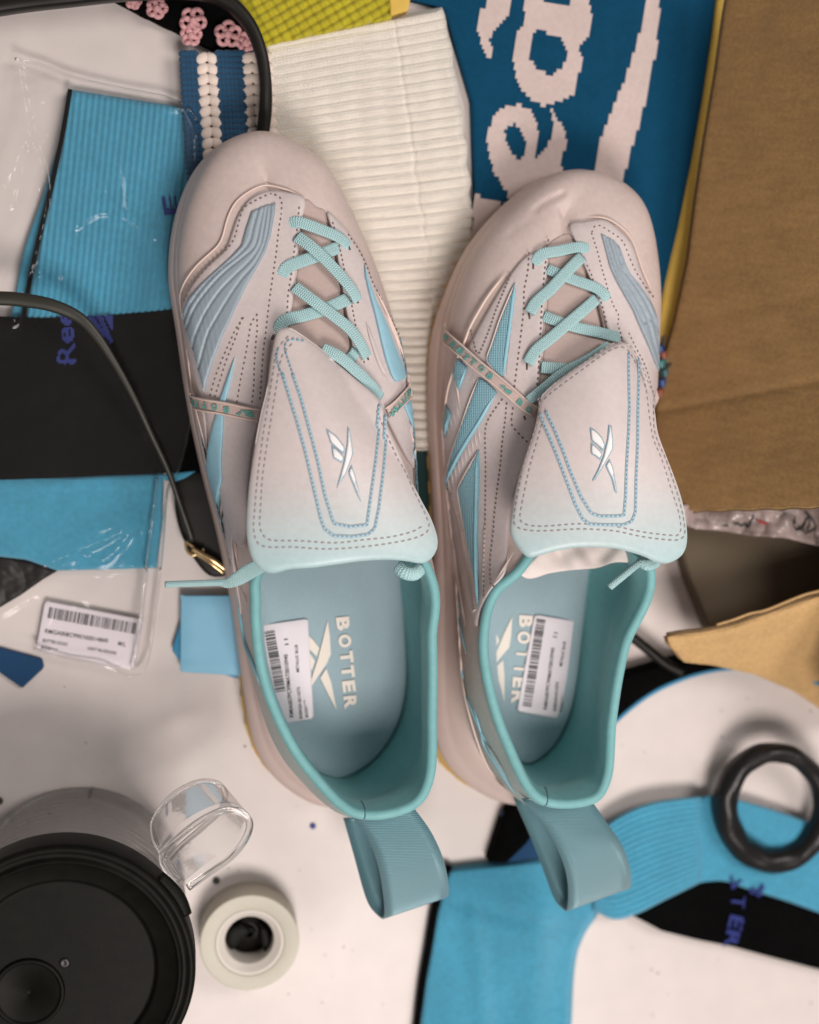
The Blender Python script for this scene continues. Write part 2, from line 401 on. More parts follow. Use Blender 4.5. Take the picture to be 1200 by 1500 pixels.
def film(name, tint=(1, 1, 1), gloss=.16, rough=.08, bump=.25, bscale=60, haze=.06, fr=.9, fmax=1.0):
    m = bpy.data.materials.new(name); m.use_nodes = True; nt = m.node_tree; N = nt.nodes; Lk = nt.links; N.remove(N['Principled BSDF'])
    out = N['Material Output']; tr = N.new('ShaderNodeBsdfTransparent'); tr.inputs[0].default_value = (*tint, 1)
    gl = N.new('ShaderNodeBsdfGlossy'); gl.inputs['Roughness'].default_value = rough; df = N.new('ShaderNodeBsdfDiffuse'); df.inputs[0].default_value = (.8, .78, .76, 1)
    lw = N.new('ShaderNodeLayerWeight'); lw.inputs[0].default_value = .25; tc = N.new('ShaderNodeTexCoord')
    n = N.new('ShaderNodeTexNoise'); n.inputs['Scale'].default_value = bscale; n.inputs['Detail'].default_value = 3; Lk.new(tc.outputs['Object'], n.inputs['Vector'])
    bp = N.new('ShaderNodeBump'); bp.inputs['Strength'].default_value = bump; bp.inputs['Distance'].default_value = .002; Lk.new(n.outputs['Fac'], bp.inputs['Height'])
    Lk.new(bp.outputs[0], gl.inputs['Normal']); Lk.new(bp.outputs[0], lw.inputs['Normal'])
    ad = N.new('ShaderNodeMath'); ad.operation = 'MULTIPLY_ADD'; ad.use_clamp = True; Lk.new(lw.outputs['Fresnel'], ad.inputs[0]); ad.inputs[1].default_value = fr; ad.inputs[2].default_value = gloss*.5
    mn = N.new('ShaderNodeMath'); mn.operation = 'MINIMUM'; Lk.new(ad.outputs[0], mn.inputs[0]); mn.inputs[1].default_value = fmax; ad = mn
    m1 = N.new('ShaderNodeMixShader'); m1.inputs[0].default_value = haze; Lk.new(tr.outputs[0], m1.inputs[1]); Lk.new(df.outputs[0], m1.inputs[2])
    m2 = N.new('ShaderNodeMixShader'); Lk.new(ad.outputs[0], m2.inputs[0]); Lk.new(m1.outputs[0], m2.inputs[1]); Lk.new(gl.outputs[0], m2.inputs[2]); Lk.new(m2.outputs[0], out.inputs[0])
    return m
def glass(name, col=(1, 1, 1), rough=.02, ior=1.45):
    m = bpy.data.materials.new(name); m.use_nodes = True; b = m.node_tree.nodes['Principled BSDF']
    b.inputs['Transmission Weight'].default_value = 1; b.inputs['Roughness'].default_value = rough; b.inputs['IOR'].default_value = ior; b.inputs['Base Color'].default_value = (*col, 1)
    return m

LE = (.62, .51, .47); MINT = (.50, .66, .64)
GR = ((0.0, -1.0, 0.0), 0.035, .095, (.47, .60, .585))
M = dict(
 table=mat('painted_table', (.65, .59, .56), .42, noise=.035, nscale=60, bump=.08, bscale=600),
 leather=mat('taupe_leather', LE, .46, noise=.045, nscale=400, bump=.18, bscale=2600),
 quarter=mat('quarter_leather', LE, .46, noise=.045, nscale=400, bump=.18, bscale=2600, grad=((0, -1, 0), .09, .19, (.36, .44, .42))),
 overlay=mat('overlay_leather', (.62, .545, .535), .46, noise=.04, nscale=500, bump=.16, bscale=2600),
 tonguem=mat('tongue_suede', (.52, .405, .37), .75, noise=.04, nscale=900, bump=.3, bscale=3000, sheen=.2),
 flap=mat('flap_leather', (.63, .555, .54), .40, noise=.035, nscale=400, bump=.16, bscale=2600, grad=((0, -1, 0), .040, .100, (.42, .63, .65))),
 rubber=mat('sole_foam', (.65, .52, .475), .55, noise=.02, bump=.05, bscale=1200),
 piping=mat('pale_piping', (.76, .60, .53), .5),
 edge=mat('dark_edge_paint', (.09, .06, .05), .6),
 gum=mat('gum_rubber', (.62, .40, .12), .4),
 panelblue=mat('blue_grey_panel', (.31, .38, .43), .45, noise=.03, bump=.12, bscale=2600),
 teal=mat('teal_lining', (.175, .425, .435), .55, noise=.05, nscale=300, bump=.35, bscale=2400, sheen=.15),
 insole=mat('printed_insole', (.29, .405, .45), .62, noise=.03, nscale=900, bump=.2, bscale=3000),
 bluetri=mat('blue_vector_mesh', (.29, .55, .65), .5, weave=('check', 7, 7, .9, .35)), bluepale=mat('blue_vector_smooth', (.30, .55, .66), .45, noise=.03, bump=.15, bscale=2500),
 blueplain=mat('blue_vector_rim', (.27, .54, .64), .4),
 lace=mat('mint_lace', (.54, .84, .86), .8, weave=('braid', 10.5, 7, 1.0, .25), noise=.03),
 thread=mat('brown_thread', (.20, .14, .13), .8), threadg=mat('grey_thread', (.33, .285, .285), .8), threadb=mat('blue_thread', (.13, .34, .47), .8),
 logow=mat('white_logo', (.86, .82, .80), .35), logoblue=mat('logo_outline', (.27, .43, .52), .5),
 print=mat('cream_print', (.80, .72, .64), .6),
 strap=mat('pink_strap', (.60, .47, .43), .6, weave=('twill', 14, 0, .3, .06)), greenprint=mat('green_print', (.13, .37, .33), .6),
 webbing=mat('teal_webbing', (.13, .30, .35), .33, spec=.9, metal=.25, weave=('twill', 11, 0, .8, .16), sheen=.2),
 tissue=mat('tissue_paper', (.84, .74, .70), .7, bump=.1, bscale=200), sticker=mat('white_sticker', (.72, .66, .70), .28), ink=mat('black_ink', (.03, .03, .03), .5),
 bluesock=mat('blue_sock', (.075, .44, .66), .85, spec=.2, noise=.09, nscale=400, bump=.3, bscale=1800, weave=('knit', 13, 11, .9, .22), sheen=.3),
 blackknit=mat('black_knit', (.003, .003, .003), .95, noise=.2, nscale=400, weave=('knit', 14, 12, .5, .2), spec=.05),
 navyprint=mat('royal_blue_yarn', (.018, .03, .17), .9),
 cream=mat('cream_wool', (.96, .90, .80), .9, noise=.03, nscale=400, sheen=.3, weave=('knit', 6.2, 7, 1.0, .28)),
 wblue=mat('blue_wool', (.008, .062, .135), .9, noise=.1, nscale=900, sheen=.25, bump=.4, bscale=2500), wwhite=mat('white_wool', (.80, .68, .60), .9, noise=.05, nscale=900, sheen=.3, bump=.4, bscale=2500),
 scarf=mat('blue_jacquard', (.006, .075, .155), .9, spec=.1, noise=.08, nscale=500, weave=('knit', 11, 9, .6, .25)),
 scarfw=mat('white_jacquard', (.72, .59, .55), .85, noise=.05, nscale=500, weave=('knit', 11, 9, .6, .15)),
 yellow=mat('yellow_cloth', (.70, .47, .09), .8, noise=.03, bump=.2), lime=mat('lime_wool', (.47, .41, .012), .9, sheen=.2, noise=.1, nscale=400, bump=.3, bscale=1500),
 black=mat('black_strap', (.008, .007, .005), .45, spec=.25, noise=.15, nscale=200, bump=.06), blackgloss=mat('black_gloss', (.008, .0075, .007), .36, spec=.35, bump=.6, bscale=260),
 blacklid=mat('black_plastic', (.004, .004, .0025), .5, spec=.10, noise=.3, nscale=150, bump=.06, bscale=900),
 pink=mat('pink_yarn', (.66, .36, .37), .9, bump=.5, bscale=1500, noise=.1, nscale=500),
 card=mat('cardboard', (.235, .134, .047), .8, noise=.12, nscale=600, bump=.35, bscale=1100, weave=('twill', .45, 2.3, .12, .03)), cardlight=mat('cardboard_lit', (.55, .35, .15), .75, noise=.10, nscale=500, bump=.35, bscale=1100),  # card and cardlight: shaded and lit tones of the same cardboard
 carddark=mat('cardboard_edge', (.16, .10, .045), .9, noise=.3, nscale=900, bump=.5), boxshade=mat('box_inside_shade', (.10, .075, .045), .8),
 gold=mat('gold_metal', (.75, .55, .30), .2, metal=1.0), bluecard=mat('blue_card', (.22, .51, .70), .55), bluecard2=mat('mid_blue_card', (.03, .24, .42), .6),
 navy=mat('navy_felt', (.006, .05, .13), .95, bump=.5, bscale=1500, sheen=.2), green=mat('dark_green_shade', (.008, .035, .035), .95, bump=.5, bscale=1500),
 tape=mat('white_tape', (.50, .475, .385), .45, sss=.3, noise=.02), tapecore=mat('tape_core', (.62, .58, .52), .4), blueedge=mat('band_blue_edge', (.05, .26, .45), .5),
 dotb=mat('blue_bead', (.02, .04, .25), .4), grit=mat('dark_grit', (.04, .035, .03), .8), red=mat('red_print', (.35, .03, .03), .6),
 bag=film('clear_bag_film', gloss=.004, rough=.14, bump=.2, bscale=14, haze=.012, fr=.75, fmax=.16), pet=film('clear_plastic_wall', gloss=.1, rough=.12, bump=.3, bscale=250, haze=.05), acryl=film('clear_handle_acrylic', gloss=.10, rough=.05, bump=.1, bscale=60, haze=.03, fr=.45), glass=glass('clear_acrylic'),
)
# ---------------------------------------------------------------- the table
tv = np.array([[-1.6, -1.7, 0], [1.6, -1.7, 0], [1.6, 1.5, 0], [-1.6, 1.5, 0]], float)
mesh('table_top', tv, [(0, 1, 2, 3)], M['table'], kind='structure', label='pale matt table top under the shoes and samples')

# ---------------------------------------------------------------- shoes
N_SUB = 10
def inset(ring, d, z=None):
    r = np.asarray(ring, float); t = np.roll(r, -1, 0)-np.roll(r, 1, 0); t[:, 2] = 0; t /= np.linalg.norm(t, axis=1, keepdims=True)
    ar = 0.5*np.sum(r[:, 0]*np.roll(r[:, 1], -1)-np.roll(r[:, 0], -1)*r[:, 1]); n = np.stack([-t[:, 1], t[:, 0], 0*t[:, 0]], 1)*(1 if ar > 0 else -1)
    q = r+n*np.asarray(d).reshape(-1, 1)
    if z is not None: q[:, 2] = z
    return q
def shoe(c):
    root = thing('sneaker', c['label'], 'sneaker', *c['base'], 0.0, group='pair of taupe and mint sneakers')
    Mr = np.array(c['M'], float); n26 = len(Mr)
    yy = Mr[:, 1]; toe = sm((760-yy)/520.)          # toe spring
    zM = 0.016+0.006*toe+.004*sm((yy-850)/250.)
    ring = cat(P(Mr[:, 0], Mr[:, 1], zM), N_SUB, True)
    zb = cat(np.c_[0.009*toe, 0*toe, 0*toe], N_SUB, True)[:, 0]; zm = ring[:, 2]
    n = len(ring)
    def lev(d, z): return inset(ring, d, z)
    # gum outsole
    side = cat(np.array(c['flare'], float)[:, None]*np.ones((1, 3)), N_SUB, True)[:, 0]    # how far the midsole stands proud
    go = .0012-side*.28; rows = [lev(.006, zb), lev(go+.001, zb+.0005), lev(go, zb+.002), lev(go, zb+.0055), lev(.003, zb+.006)]
    mesh('outsole', np.vstack(rows), gridf(5, n, True)+[tuple(range(n))[::-1]], M['gum'], root)
    # tread lugs along the gum edge
    lv, lf = [], []
    for i in range(0, n, 4):
        a = lev(go-.0005, zb+.001)[i]; b2 = lev(go-.0005, zb+.001)[(i+2) % n]; inn = lev(.003, zb+.001)
        q = [a, b2, inn[(i+2) % n], inn[i]]; k = len(lv); lv += q+[x+np.array([0, 0, .004]) for x in q]
        lf += [(k, k+1, k+5, k+4), (k+1, k+2, k+6, k+5), (k+2, k+3, k+7, k+6), (k+3, k, k+4, k+7), (k+4, k+5, k+6, k+7)]
    mesh('tread_lugs', lv, lf, M['gum'], root, kind='stuff', smooth=False)
    # foam midsole with a sculpted groove, and the pale lip round its top
    zt = zm+.012+.002*toe.repeat(N_SUB)
    rows = [lev(.002, zb+.0045), lev(.0003, zb+.007), lev(-.0002, zm-.003), ring, lev(.0008, zm+.003), lev(.0008+side*.35, zm+.0065), lev(.0014+side*.42, zm+.0071), lev(.0010+side*.48, zm+.0078), lev(.0012+side*.8, zt-.002), lev(.0016+side*.95, zt), lev(.0028+side, zt-.0002), lev(.0055+side, zt-.003)]
    mesh('midsole', np.vstack(rows), gridf(len(rows), n, True), M['rubber'], root)
    lipc = lev(.0024+side*.92, zt+.0006)
    # upper
    ins_ = cat(np.array(c['w'], float)[:, None]*np.ones((1, 3)), N_SUB, True)[:, 0].clip(0, 1); U0 = lev(.0030+side-.0016*ins_, zt-.002); T = np.array(c['T'], float); Tw = P(T[:, 0], T[:, 1], T[:, 2]*.01); Tr = cat(Tw, N_SUB, True)
    wgt = cat(np.array(c['w'], float)[:, None]*np.ones((1, 3)), N_SUB, True)[:, 0].clip(0, 1)
    # weld the two sides of the vamp centre line exactly
    nv = 26; rows = []
    for i in range(nv+1):
        t = i/nv; a_f = 1-math.cos(t*math.pi/2)**.92; b_f = math.sin(t*math.pi/2)**.85
        a_r = t**1.35; b_r = t
        a = wgt*a_f+(1-wgt)*a_r; b = wgt*b_f+(1-wgt)*b_r
        q = U0*(1-a)[:, None]+Tr*a[:, None]; q[:, 2] = U0[:, 2]*(1-b)+Tr[:, 2]*b
        bul = math.sin(t*math.pi)*.0045*(1-wgt)+math.sin(t*math.pi)*.0012*wgt
        q = inset(q, 0)+(inset(q, -bul)-inset(q, 0)) if i < nv else q
        rows.append(q)
    up = np.vstack(rows); fu = gridf(nv+1, n, True)
    q = (up-CAM) @ RM; qx = CX-F*q[:, 0]/q[:, 2]; qy = CY+F*q[:, 1]/q[:, 2]       # wear creases in the toe leather
    for cr_, dp_, sg_ in c.get('creases', []): up[:, 2] -= dp_*np.exp(-(dist(cat(cr_, 6), qx, qy, False)/sg_)**2)*(up[:, 2] > .035)
    fcol = np.array([q % n for q in range(n)]*nv); tc_ = (fcol < 4.2*N_SUB) | (fcol >= n-4.2*N_SUB)
    mesh('toe_cap', up, [q for q, k in zip(fu, tc_) if k], M['leather'], root)
    mesh('upper', up, [q for q, k in zip(fu, tc_) if not k], M['quarter'], root)
    S = Smooth(up, fu, .05, c['mid'])
    # rolled collar and lining (rear part only)
    i0, i1 = int(c['rear'][0]*N_SUB), int(c['rear'][1]*N_SUB)
    ids = np.arange(i0, i1+1)
    Ii = np.array(c['I'], float); Ir = cat(P(Ii[:, 0], Ii[:, 1], Ii[:, 2]*.01), 20, False); Ir = resample(Ir, n=len(ids))
    rim = Tr[ids]; tt = np.gradient(rim, axis=0); tt /= np.linalg.norm(tt, axis=1, keepdims=True); inn = np.cross(np.array([0, 0, 1.]), tt); inn /= np.linalg.norm(inn, axis=1, keepdims=True)
    cen = Ir.mean(0); sgn = np.sign(((cen-rim)*inn).sum(1).mean()); inn *= sgn
    rr = .0023
    rows = []
    for ph in np.linspace(-60, 180, 11):
        x = -math.cos(R(ph))*rr; z = math.sin(R(ph))*rr
        rows.append(rim+inn*(x+rr*.4)+np.array([0, 0, z-rr*.2]))
    last = rows[-1]
    for t in np.linspace(.05, 1, 18):
        q = last*(1-t)+Ir*t; pad = math.sin(min(1, t*2.4)*math.pi)*.0022; q = q+inn*pad-inn*math.sin(t*math.pi)*.003
        q[:, 2] += .0008*np.sin(np.linspace(0, 21, len(ids)))*math.sin(t*math.pi)*.6
        rows.append(q)
    rows.append(Ir+inn*.004+np.array([0, 0, -.001]))
    li = np.vstack(rows)
    li_o = mesh('collar_lining', li, gridf(len(rows), len(ids)), M['teal'], root)
    hk = int(len(ids)*.52); sp = np.array([r_[hk] for r_ in rows[:15]]); tube('heel_seam', sp+np.array([0, 0, .0001]), .00035, M['webbing'], li_o, ns=6, n=40)
    # insole: fills the inner outline at its height, dished
    io = np.array(c['insole'], float)
    dish = lambda x, y, d: 0.0022*np.exp(-(d/22.)**2)
    ins = slab('insole', io, Flat(c['zi']*.01), .0012, 4, M['insole'], root, g=10, h=dish)
    return root, S, dict(ring=ring, zt=zt, lip=lipc, rim=rim, U0=U0, Tr=Tr)

LEFT = dict(label='left sneaker of the pair, with its toe on the striped knit cuff', base=(470, 750), mid=(450, 600),
 M=[(375,192),(322,212),(282,254),(256,320),(247,400),(259,490),(274,590),(295,690),(318,782),(338,880),(353,985),(372,1088),(412,1148),(480,1182),(550,1155),(600,1085),(608,990),(608,890),(608,790),(606,690),(598,600),(582,505),(556,415),(521,328),(476,246),(427,205)],
 flare=[.001,.001,.0025,.0028,.0028,.0025,.002,.0015,.002,.004,.007,.011,.012,.009,.004,.002,.001,.001,.0,.0,.0,.0,.0,.0,.0,.001],
 T=[(392,275,5.0),(400,292,5.2),(418,325,5.5),(436,362,5.8),(450,410,6.2),(463,470,6.7),(478,540,7.2),(490,640,7.7),(384,820,8.0),(371,880,8.0),(380,980,8.1),(410,1065,8.2),(452,1132,8.4),(518,1193,9.0),(598,1186,9.0),(632,1140,8.6),(636,1040,8.0),(636,940,7.8),(628,830,8.0),(490,640,7.7),(478,540,7.2),(463,470,6.7),(450,410,6.2),(436,362,5.8),(418,325,5.5),(400,292,5.2)],
 w=[1,1,1,1,1,1,.9,.6,.25,0,0,0,0,0,0,0,0,0,.25,.6,.9,1,1,1,1,1], rear=(7.6, 18.4),
 I=[(385,770,3.6),(372,850,3.5),(372,940,3.3),(392,1030,3.2),(432,1105,3.2),(500,1138,3.2),(548,1110,3.2),(583,1058,3.2),(595,1000,3.2),(593,930,3.3),(586,850,3.5),(578,770,3.6)],
 insole=[(380,760),(372,850),(372,940),(392,1030),(432,1105),(480,1136),(510,1134),(548,1110),(580,1064),(594,1005),(594,940),(588,860),(576,760),(480,740)], zi=3.25)
RIGHT = dict(label='right sneaker of the pair, beside the cardboard box, pink tissue paper stuffed under its flap', base=(815, 750), mid=(815, 640),
 M=[(846,248),(790,263),(735,304),(684,365),(651,438),(633,505),(629,595),(633,690),(637,780),(636,870),(632,960),(634,1060),(660,1125),(725,1172),(790,1172),(840,1105),(858,1020),(872,930),(892,830),(915,740),(935,640),(948,540),(955,440),(948,355),(930,298),(894,261)],
 flare=[.001,.0,.0,.0,.001,.003,.003,.003,.004,.007,.011,.014,.014,.011,.004,.002,.001,.001,.0,.0,.0,.0,.0,.0,.0,.001],
 T=[(822,325,5.0),(824,340,5.2),(828,368,5.5),(833,402,5.8),(837,445,6.2),(842,500,6.7),(848,570,7.2),(855,650,7.7),(772,815,8.1),(722,868,8.0),(706,930,8.0),(712,1000,8.1),(738,1085,8.3),(785,1170,9.0),(862,1176,9.0),(892,1140,8.6),(900,1050,8.0),(918,950,7.8),(955,830,8.1),(855,650,7.7),(848,570,7.2),(842,500,6.7),(837,445,6.2),(833,402,5.8),(828,368,5.5),(824,340,5.2)],
 w=[1,1,1,1,1,1,.9,.6,.25,0,0,0,0,0,0,0,0,0,.25,.6,.9,1,1,1,1,1], rear=(7.6, 18.4), creases=[([(782,308),(800,295),(825,283)], .0012, 4.), ([(822,308),(830,318),(835,330)], .0016, 4.), ([(745,345),(762,330),(785,318)], .0005, 6.)],
 I=[(740,790,3.6),(712,860,3.5),(702,940,3.3),(710,1020,3.2),(740,1085,3.2),(770,1118,3.2),(808,1094,3.2),(832,1050,3.2),(843,1000,3.2),(852,930,3.3),(862,840,3.5),(868,790,3.6)],
 insole=[(740,780),(712,860),(702,940),(710,1020),(735,1085),(768,1117),(806,1096),(830,1054),(843,1000),(852,930),(862,840),(870,780),(800,760)], zi=3.25)
LR, LS, LX = shoe(LEFT)
RR, RS, RX = shoe(RIGHT)

def crop(x0, y0, s, pts): return [(x0+x/s, y0+y/s)+tuple(r) for x, y, *r in pts]
def line(name, path, S, r, m, root, off=0.0, closed=False, curve=True, flat=.7, step=4):
    C = cat(path, 8, closed) if curve else np.asarray(path, float)
    C = resample(C, step=step); p, n = S.at(C[:, 0], C[:, 1]); q = p+n*off
    for _ in range(4): q[1:-1] = (q[:-2]+2*q[1:-1]+q[2:])/4
    ra = r*np.clip(np.minimum(np.arange(len(q)), np.arange(len(q))[::-1])/5., .12, 1) if not closed else r
    return tube(name, q, ra, m, root, ns=8, n=len(p), flat=flat)

class Lift:
    def __init__(s, S, o): s.S = S; s.o = o
    def at(s, x, y): p, n = s.S.at(x, y); return p+n*s.o, n
    def geo(s, x, y): return s.S.geo(x, y) if hasattr(s.S, 'geo') else s.S.at(x, y)[1]
# ---------- shared flap builder
def flap(root, outline, zf, seams, blue, th=.0038):
    FS = Flat(zf)
    fl = slab('tongue_flap', outline, FS, th*.5, 9, M['flap'], root, g=9, bottom=True, closedn=8)
    T = Lift(FS, th*.5)
    for s in seams: stitches('seam_stitching', s, T, M['threadg'], fl, pitch=9.5, ln=6.0, w=.00035, h=.0001, off=.00012)
    for b in blue:
        bb = cat(b, 8) if False else np.array(b, float)
        # blue sewn channel: raised cord with stitches on it
        C = resample(bb, step=4); p, n = T.at(C[:, 0], C[:, 1])
        tube('blue_channel', p+n*.00015, .0007, M['blueplain2'], fl, ns=8, n=len(p), flat=.45)
        stitches('blue_stitching', b, T, M['threadb'], fl, pitch=6.5, ln=4.6, w=.00034, h=.00025, curve=False, off=.0004)
    return fl, T
M['blueplain2'] = mat('pale_blue_channel', (.40, .52, .58), .5)
def logo(root, T, shapes, out=3.0, th=.0006):
    for s in shapes:
        s = np.array(s, float); c = s.mean(0)
        slab('logo_outline', s, Lift(T, .0003), .0003, 2.0, M['logoblue'], root, g=6, round_poly=False)
    for s in shapes:
        s = np.array(s, float)
        # inner white: shrink along edge normals
        ar = 0.5*np.sum(s[:, 0]*np.roll(s[:, 1], -1)-np.roll(s[:, 0], -1)*s[:, 1]); e = np.roll(s, -1, 0)-s; e /= np.linalg.norm(e, axis=1, keepdims=True); nn = np.stack([-e[:, 1], e[:, 0]], 1)*(1 if ar > 0 else -1)
        q = []
        for i in range(len(s)):
            a, b = nn[i-1], nn[i]; k = a+b; k /= max(.18, (1+a@b)); k_l = np.linalg.norm(k); k = k*min(1, 5.0/k_l); q.append(s[i]+k*1.25)
        q = np.array(q)
        slab('logo_blade', q, Lift(T, .00045), th*.4, 1.3, M['logow'], root, g=6, round_poly=False)

# ================= LEFT SHOE =================
# flap
LF = [(405,487),(414,481),(426,481),(450,497),(475,516),(515,550),(556,586),(567,621),(585,662),(601,700),(616,732),(631,760),(641,792),(636,813),(620,825),(595,822),(567,820),(530,822),(492,827),(455,832),(425,834),(399,840),(380,832),(367,812),(361,775),(364,720),(372,662),(381,612),(391,569),(397,525)]
def lzf(x, y):
    t = np.clip((y-480)/350., 0, 1); cx = 415+ (y-480)*.24; wd = 30+110*t
    return .078+.022*t+.004*np.sin(t*math.pi)-.0075*np.clip(((x-cx)/wd), -1.3, 1.3)**2*(.6+.4*t)
lf, LT = flap(LR, LF, lzf, [
  [(420,497),(408,515),(403,545),(396,590),(388,640),(380,700),(376,745),(374,775),(380,795),(396,801),(430,801),(480,804),(530,801),(570,796),(605,789),(622,780),(625,770),(615,745),(600,715),(585,680),(567,640),(552,605)],
  [(425,508),(414,525),(408,560),(402,600),(394,650),(387,700),(384,745),(383,770),(388,784),(400,791),(440,792),(490,795),(530,791),(570,787),(600,780),(612,774)]],
 [ crop(230,550,2.667,[(495,0),(520,90),(550,190),(580,300),(610,430),(640,560),(655,600),(690,627),(760,630),(820,622),(845,600),(860,520),(875,380),(885,250),(892,160)]),
   crop(230,550,2.667,[(530,0),(560,90),(590,200),(625,330),(655,470),(690,580),(750,592),(815,585),(828,480),(845,340),(858,200),(866,120)])])
# continue blue seams to the top of the flap
for pth in ([(432,530),(424,512),(419,540),(420,560),(428,600)][1:][::-1], [(429,550),(425,520),(430,505)]): pass
for s in ([(416,556),(408,530),(409,515)], [(429,550),(421,525),(418,510),(424,500),(440,502)]):
    stitches('blue_stitching', s, LT, M['threadb'], lf, pitch=6.5, ln=4.6, w=.00034, h=.00025, off=.0004)
logo(lf, LT, [crop(470,600,9.375,q) for q in (
  [(55,275),(100,310),(200,390),(305,530),(295,640),(215,560),(115,470)],
  [(130,500),(220,580),(300,665),(275,750),(150,670)],
  [(340,250),(375,320),(420,620),(330,880),(200,1110),(240,950),(300,720),(335,480)],
  [(400,770),(450,920),(540,1290),(480,1180),(355,870)])])
# --- vamp panels (raised pieces over the base upper)
E = M['overlay']; U = lambda *a, **k: slab(*a, parent=LR, **k)
# toe cap leather: base quarter covered by a toe piece
EO = .0011
ovL = [(447,291),(420,281),(392,279),(366,291),(348,316),(337,347),(329,366),(304,389),(284,413),(269,442),(266,470),(273,512),(287,560),(300,602),(318,690),(332,770),(360,800),(366,700),(372,650),(390,575),(398,500),(422,478),(430,440),(436,385),(442,330)]
slab('eyestay_overlay', ovL, LS, .0020, 4, E, LR, g=8, sink=.0005)
ovR = [(489,355),(478,312),(484,312),(500,328),(514,345),(530,372),(552,420),(575,478),(592,530),(606,600),(615,680),(600,680),(570,625),(552,586),(530,560),(519,534),(512,490),(503,440),(496,400)]
slab('eyestay_overlay', ovR, LS, .0017, 3.5, E, LR, g=8, sink=.0005)
line('eyestay_edge', [(476,311),(489,352),(497,405),(506,458),(513,500),(519,536)], LS, .0005, M['edge'], LR, off=.0014)
# tongue surface
slab('tongue', [(447,292),(464,303),(478,311),(491,352),(499,405),(508,458),(515,500),(521,540),(500,540),(430,500),(424,470),(430,440),(437,385),(442,330)], LS, .0006, 4, M['tonguem'], LR, g=9)
# second surface for things laid on the overlay
LO = Lift(LS, .0020); LO2 = Lift(LS, .0017)
c6 = lambda pts: crop(240,260,6,pts); c6b = lambda pts: crop(240,460,6,pts)
line('overlay_piping', c6([(1190,150),(1060,100),(890,68),(760,120),(650,200),(590,290),(550,400),(520,520),(480,600),(370,700),(270,800),(180,940),(140,1080),(130,1200),(150,1400)])+c6b([(190,420),(240,640),(300,880),(355,1100),(370,1180)]), LS, .00042, M['piping'], LR, off=.0010)
# blue grey ridged panel
pn = c6([(770,300),(880,250),(985,225),(970,350),(940,520),(890,670),(820,800),(740,940),(660,1100),(590,1260),(530,1380)])+c6b([(440,420),(400,560),(365,700),(330,560),(270,330),(210,150),(180,20)])+c6([(180,1180),(230,1060),(330,940),(470,810),(590,700),(680,600),(720,450)])
rid = [c6([(880,250),(845,420),(800,600),(700,700),(540,830),(400,980),(290,1140),(215,1330)]), c6([(905,260),(880,430),(850,590),(770,720),(620,870),(490,1010),(370,1200),(290,1400)])+c6b([(270,300)]), c6([(935,240),(920,420),(880,600),(800,760),(680,900),(560,1080),(450,1270),(390,1400)])+c6b([(320,480)]), c6([(830,280),(790,420),(750,570),(660,680),(480,830),(340,980),(240,1140),(190,1290)])]
ridp = [cat(r, 6) for r in rid]
def ridge(x, y, d):
    h = np.zeros(len(x))
    for r in ridp: h -= .0009*np.exp(-(dist(r, x, y, False)/1.5)**2)
    return h
slab('ridged_panel', pn, LO, .0014, 4, M['panelblue'], LR, g=1.9, h=ridge, round_poly=False)
# stitching
ST = lambda path, S=LO, root=LR, **k: stitches('seam_stitching', path, S, M['thread'], root, pitch=k.get('pitch', 8.0), ln=4.2, w=.00038, h=.0002, off=.0001)
ST(c6([(190,1080),(250,960),(320,870),(400,780),(480,700),(570,620),(625,530),(650,440),(690,300),(730,250),(830,195),(930,150),(990,158),(1035,200),(1035,300),(1010,460),(990,660),(970,800),(950,940),(930,1090),(910,1260),(895,1400)])+c6b([(880,300),(865,500),(850,740)]))
ST(c6([(1190,270),(1170,480),(1150,620),(1120,860),(1095,1020),(1085,1190)]))
ST(c6([(700,1240),(640,1330),(590,1440)])+c6b([(520,400),(460,560),(420,710)]))
ST(c6([(690,1240),(660,1330)])+c6b([(640,200),(560,400),(510,560),(460,720)]))
ST(c6([(820,1210),(770,1290),(750,1410)])+c6b([(720,380),(680,580),(650,770)]))
ST(c6([(820,1210),(825,1330)])+c6b([(815,230),(800,440),(795,620),(780,770)]))
ST(crop(230,170,2.857,[(800,500),(840,560),(870,620),(900,700),(930,760),(980,860),(1020,940),(1060,1020)]), LO2, pitch=7)
ST(crop(230,170,2.857,[(735,450),(765,560),(790,680),(815,800),(840,930),(865,1030)]), LO2, pitch=7)
# blue vectors on the lateral side
vs = lambda name, q, S, root, m, w=2.5, th=.0012, h=None, g=5: slab(name, q, S, th, w, m, root, g=g, round_poly=False, h=h)
vl = c6b([(630,370),(600,560),(560,740),(535,900),(530,1100),(520,1290),(525,1440)])+[(327,705),(318,745),(318,800),(312,760),(305,715)]+c6b([(385,1330),(400,1180),(430,1020),(470,880),(500,740),(560,560)])
vs('blue_vector', vl, LO, LR, M['bluepale'])
line('vector_rim', c6b([(630,370),(610,560),(575,740),(550,900),(540,1100),(525,1290),(525,1440)])+[(322,725),(318,760),(317,790)], LS, .0009, M['blueplain'], LR, off=.0010)
vs('blue_vector', c6b([(240,870),(270,900),(310,1100),(350,1320),(360,1440)])+[(305,730),(311,765),(300,722),(290,668)], LS, LR, M['blueplain'], w=2)
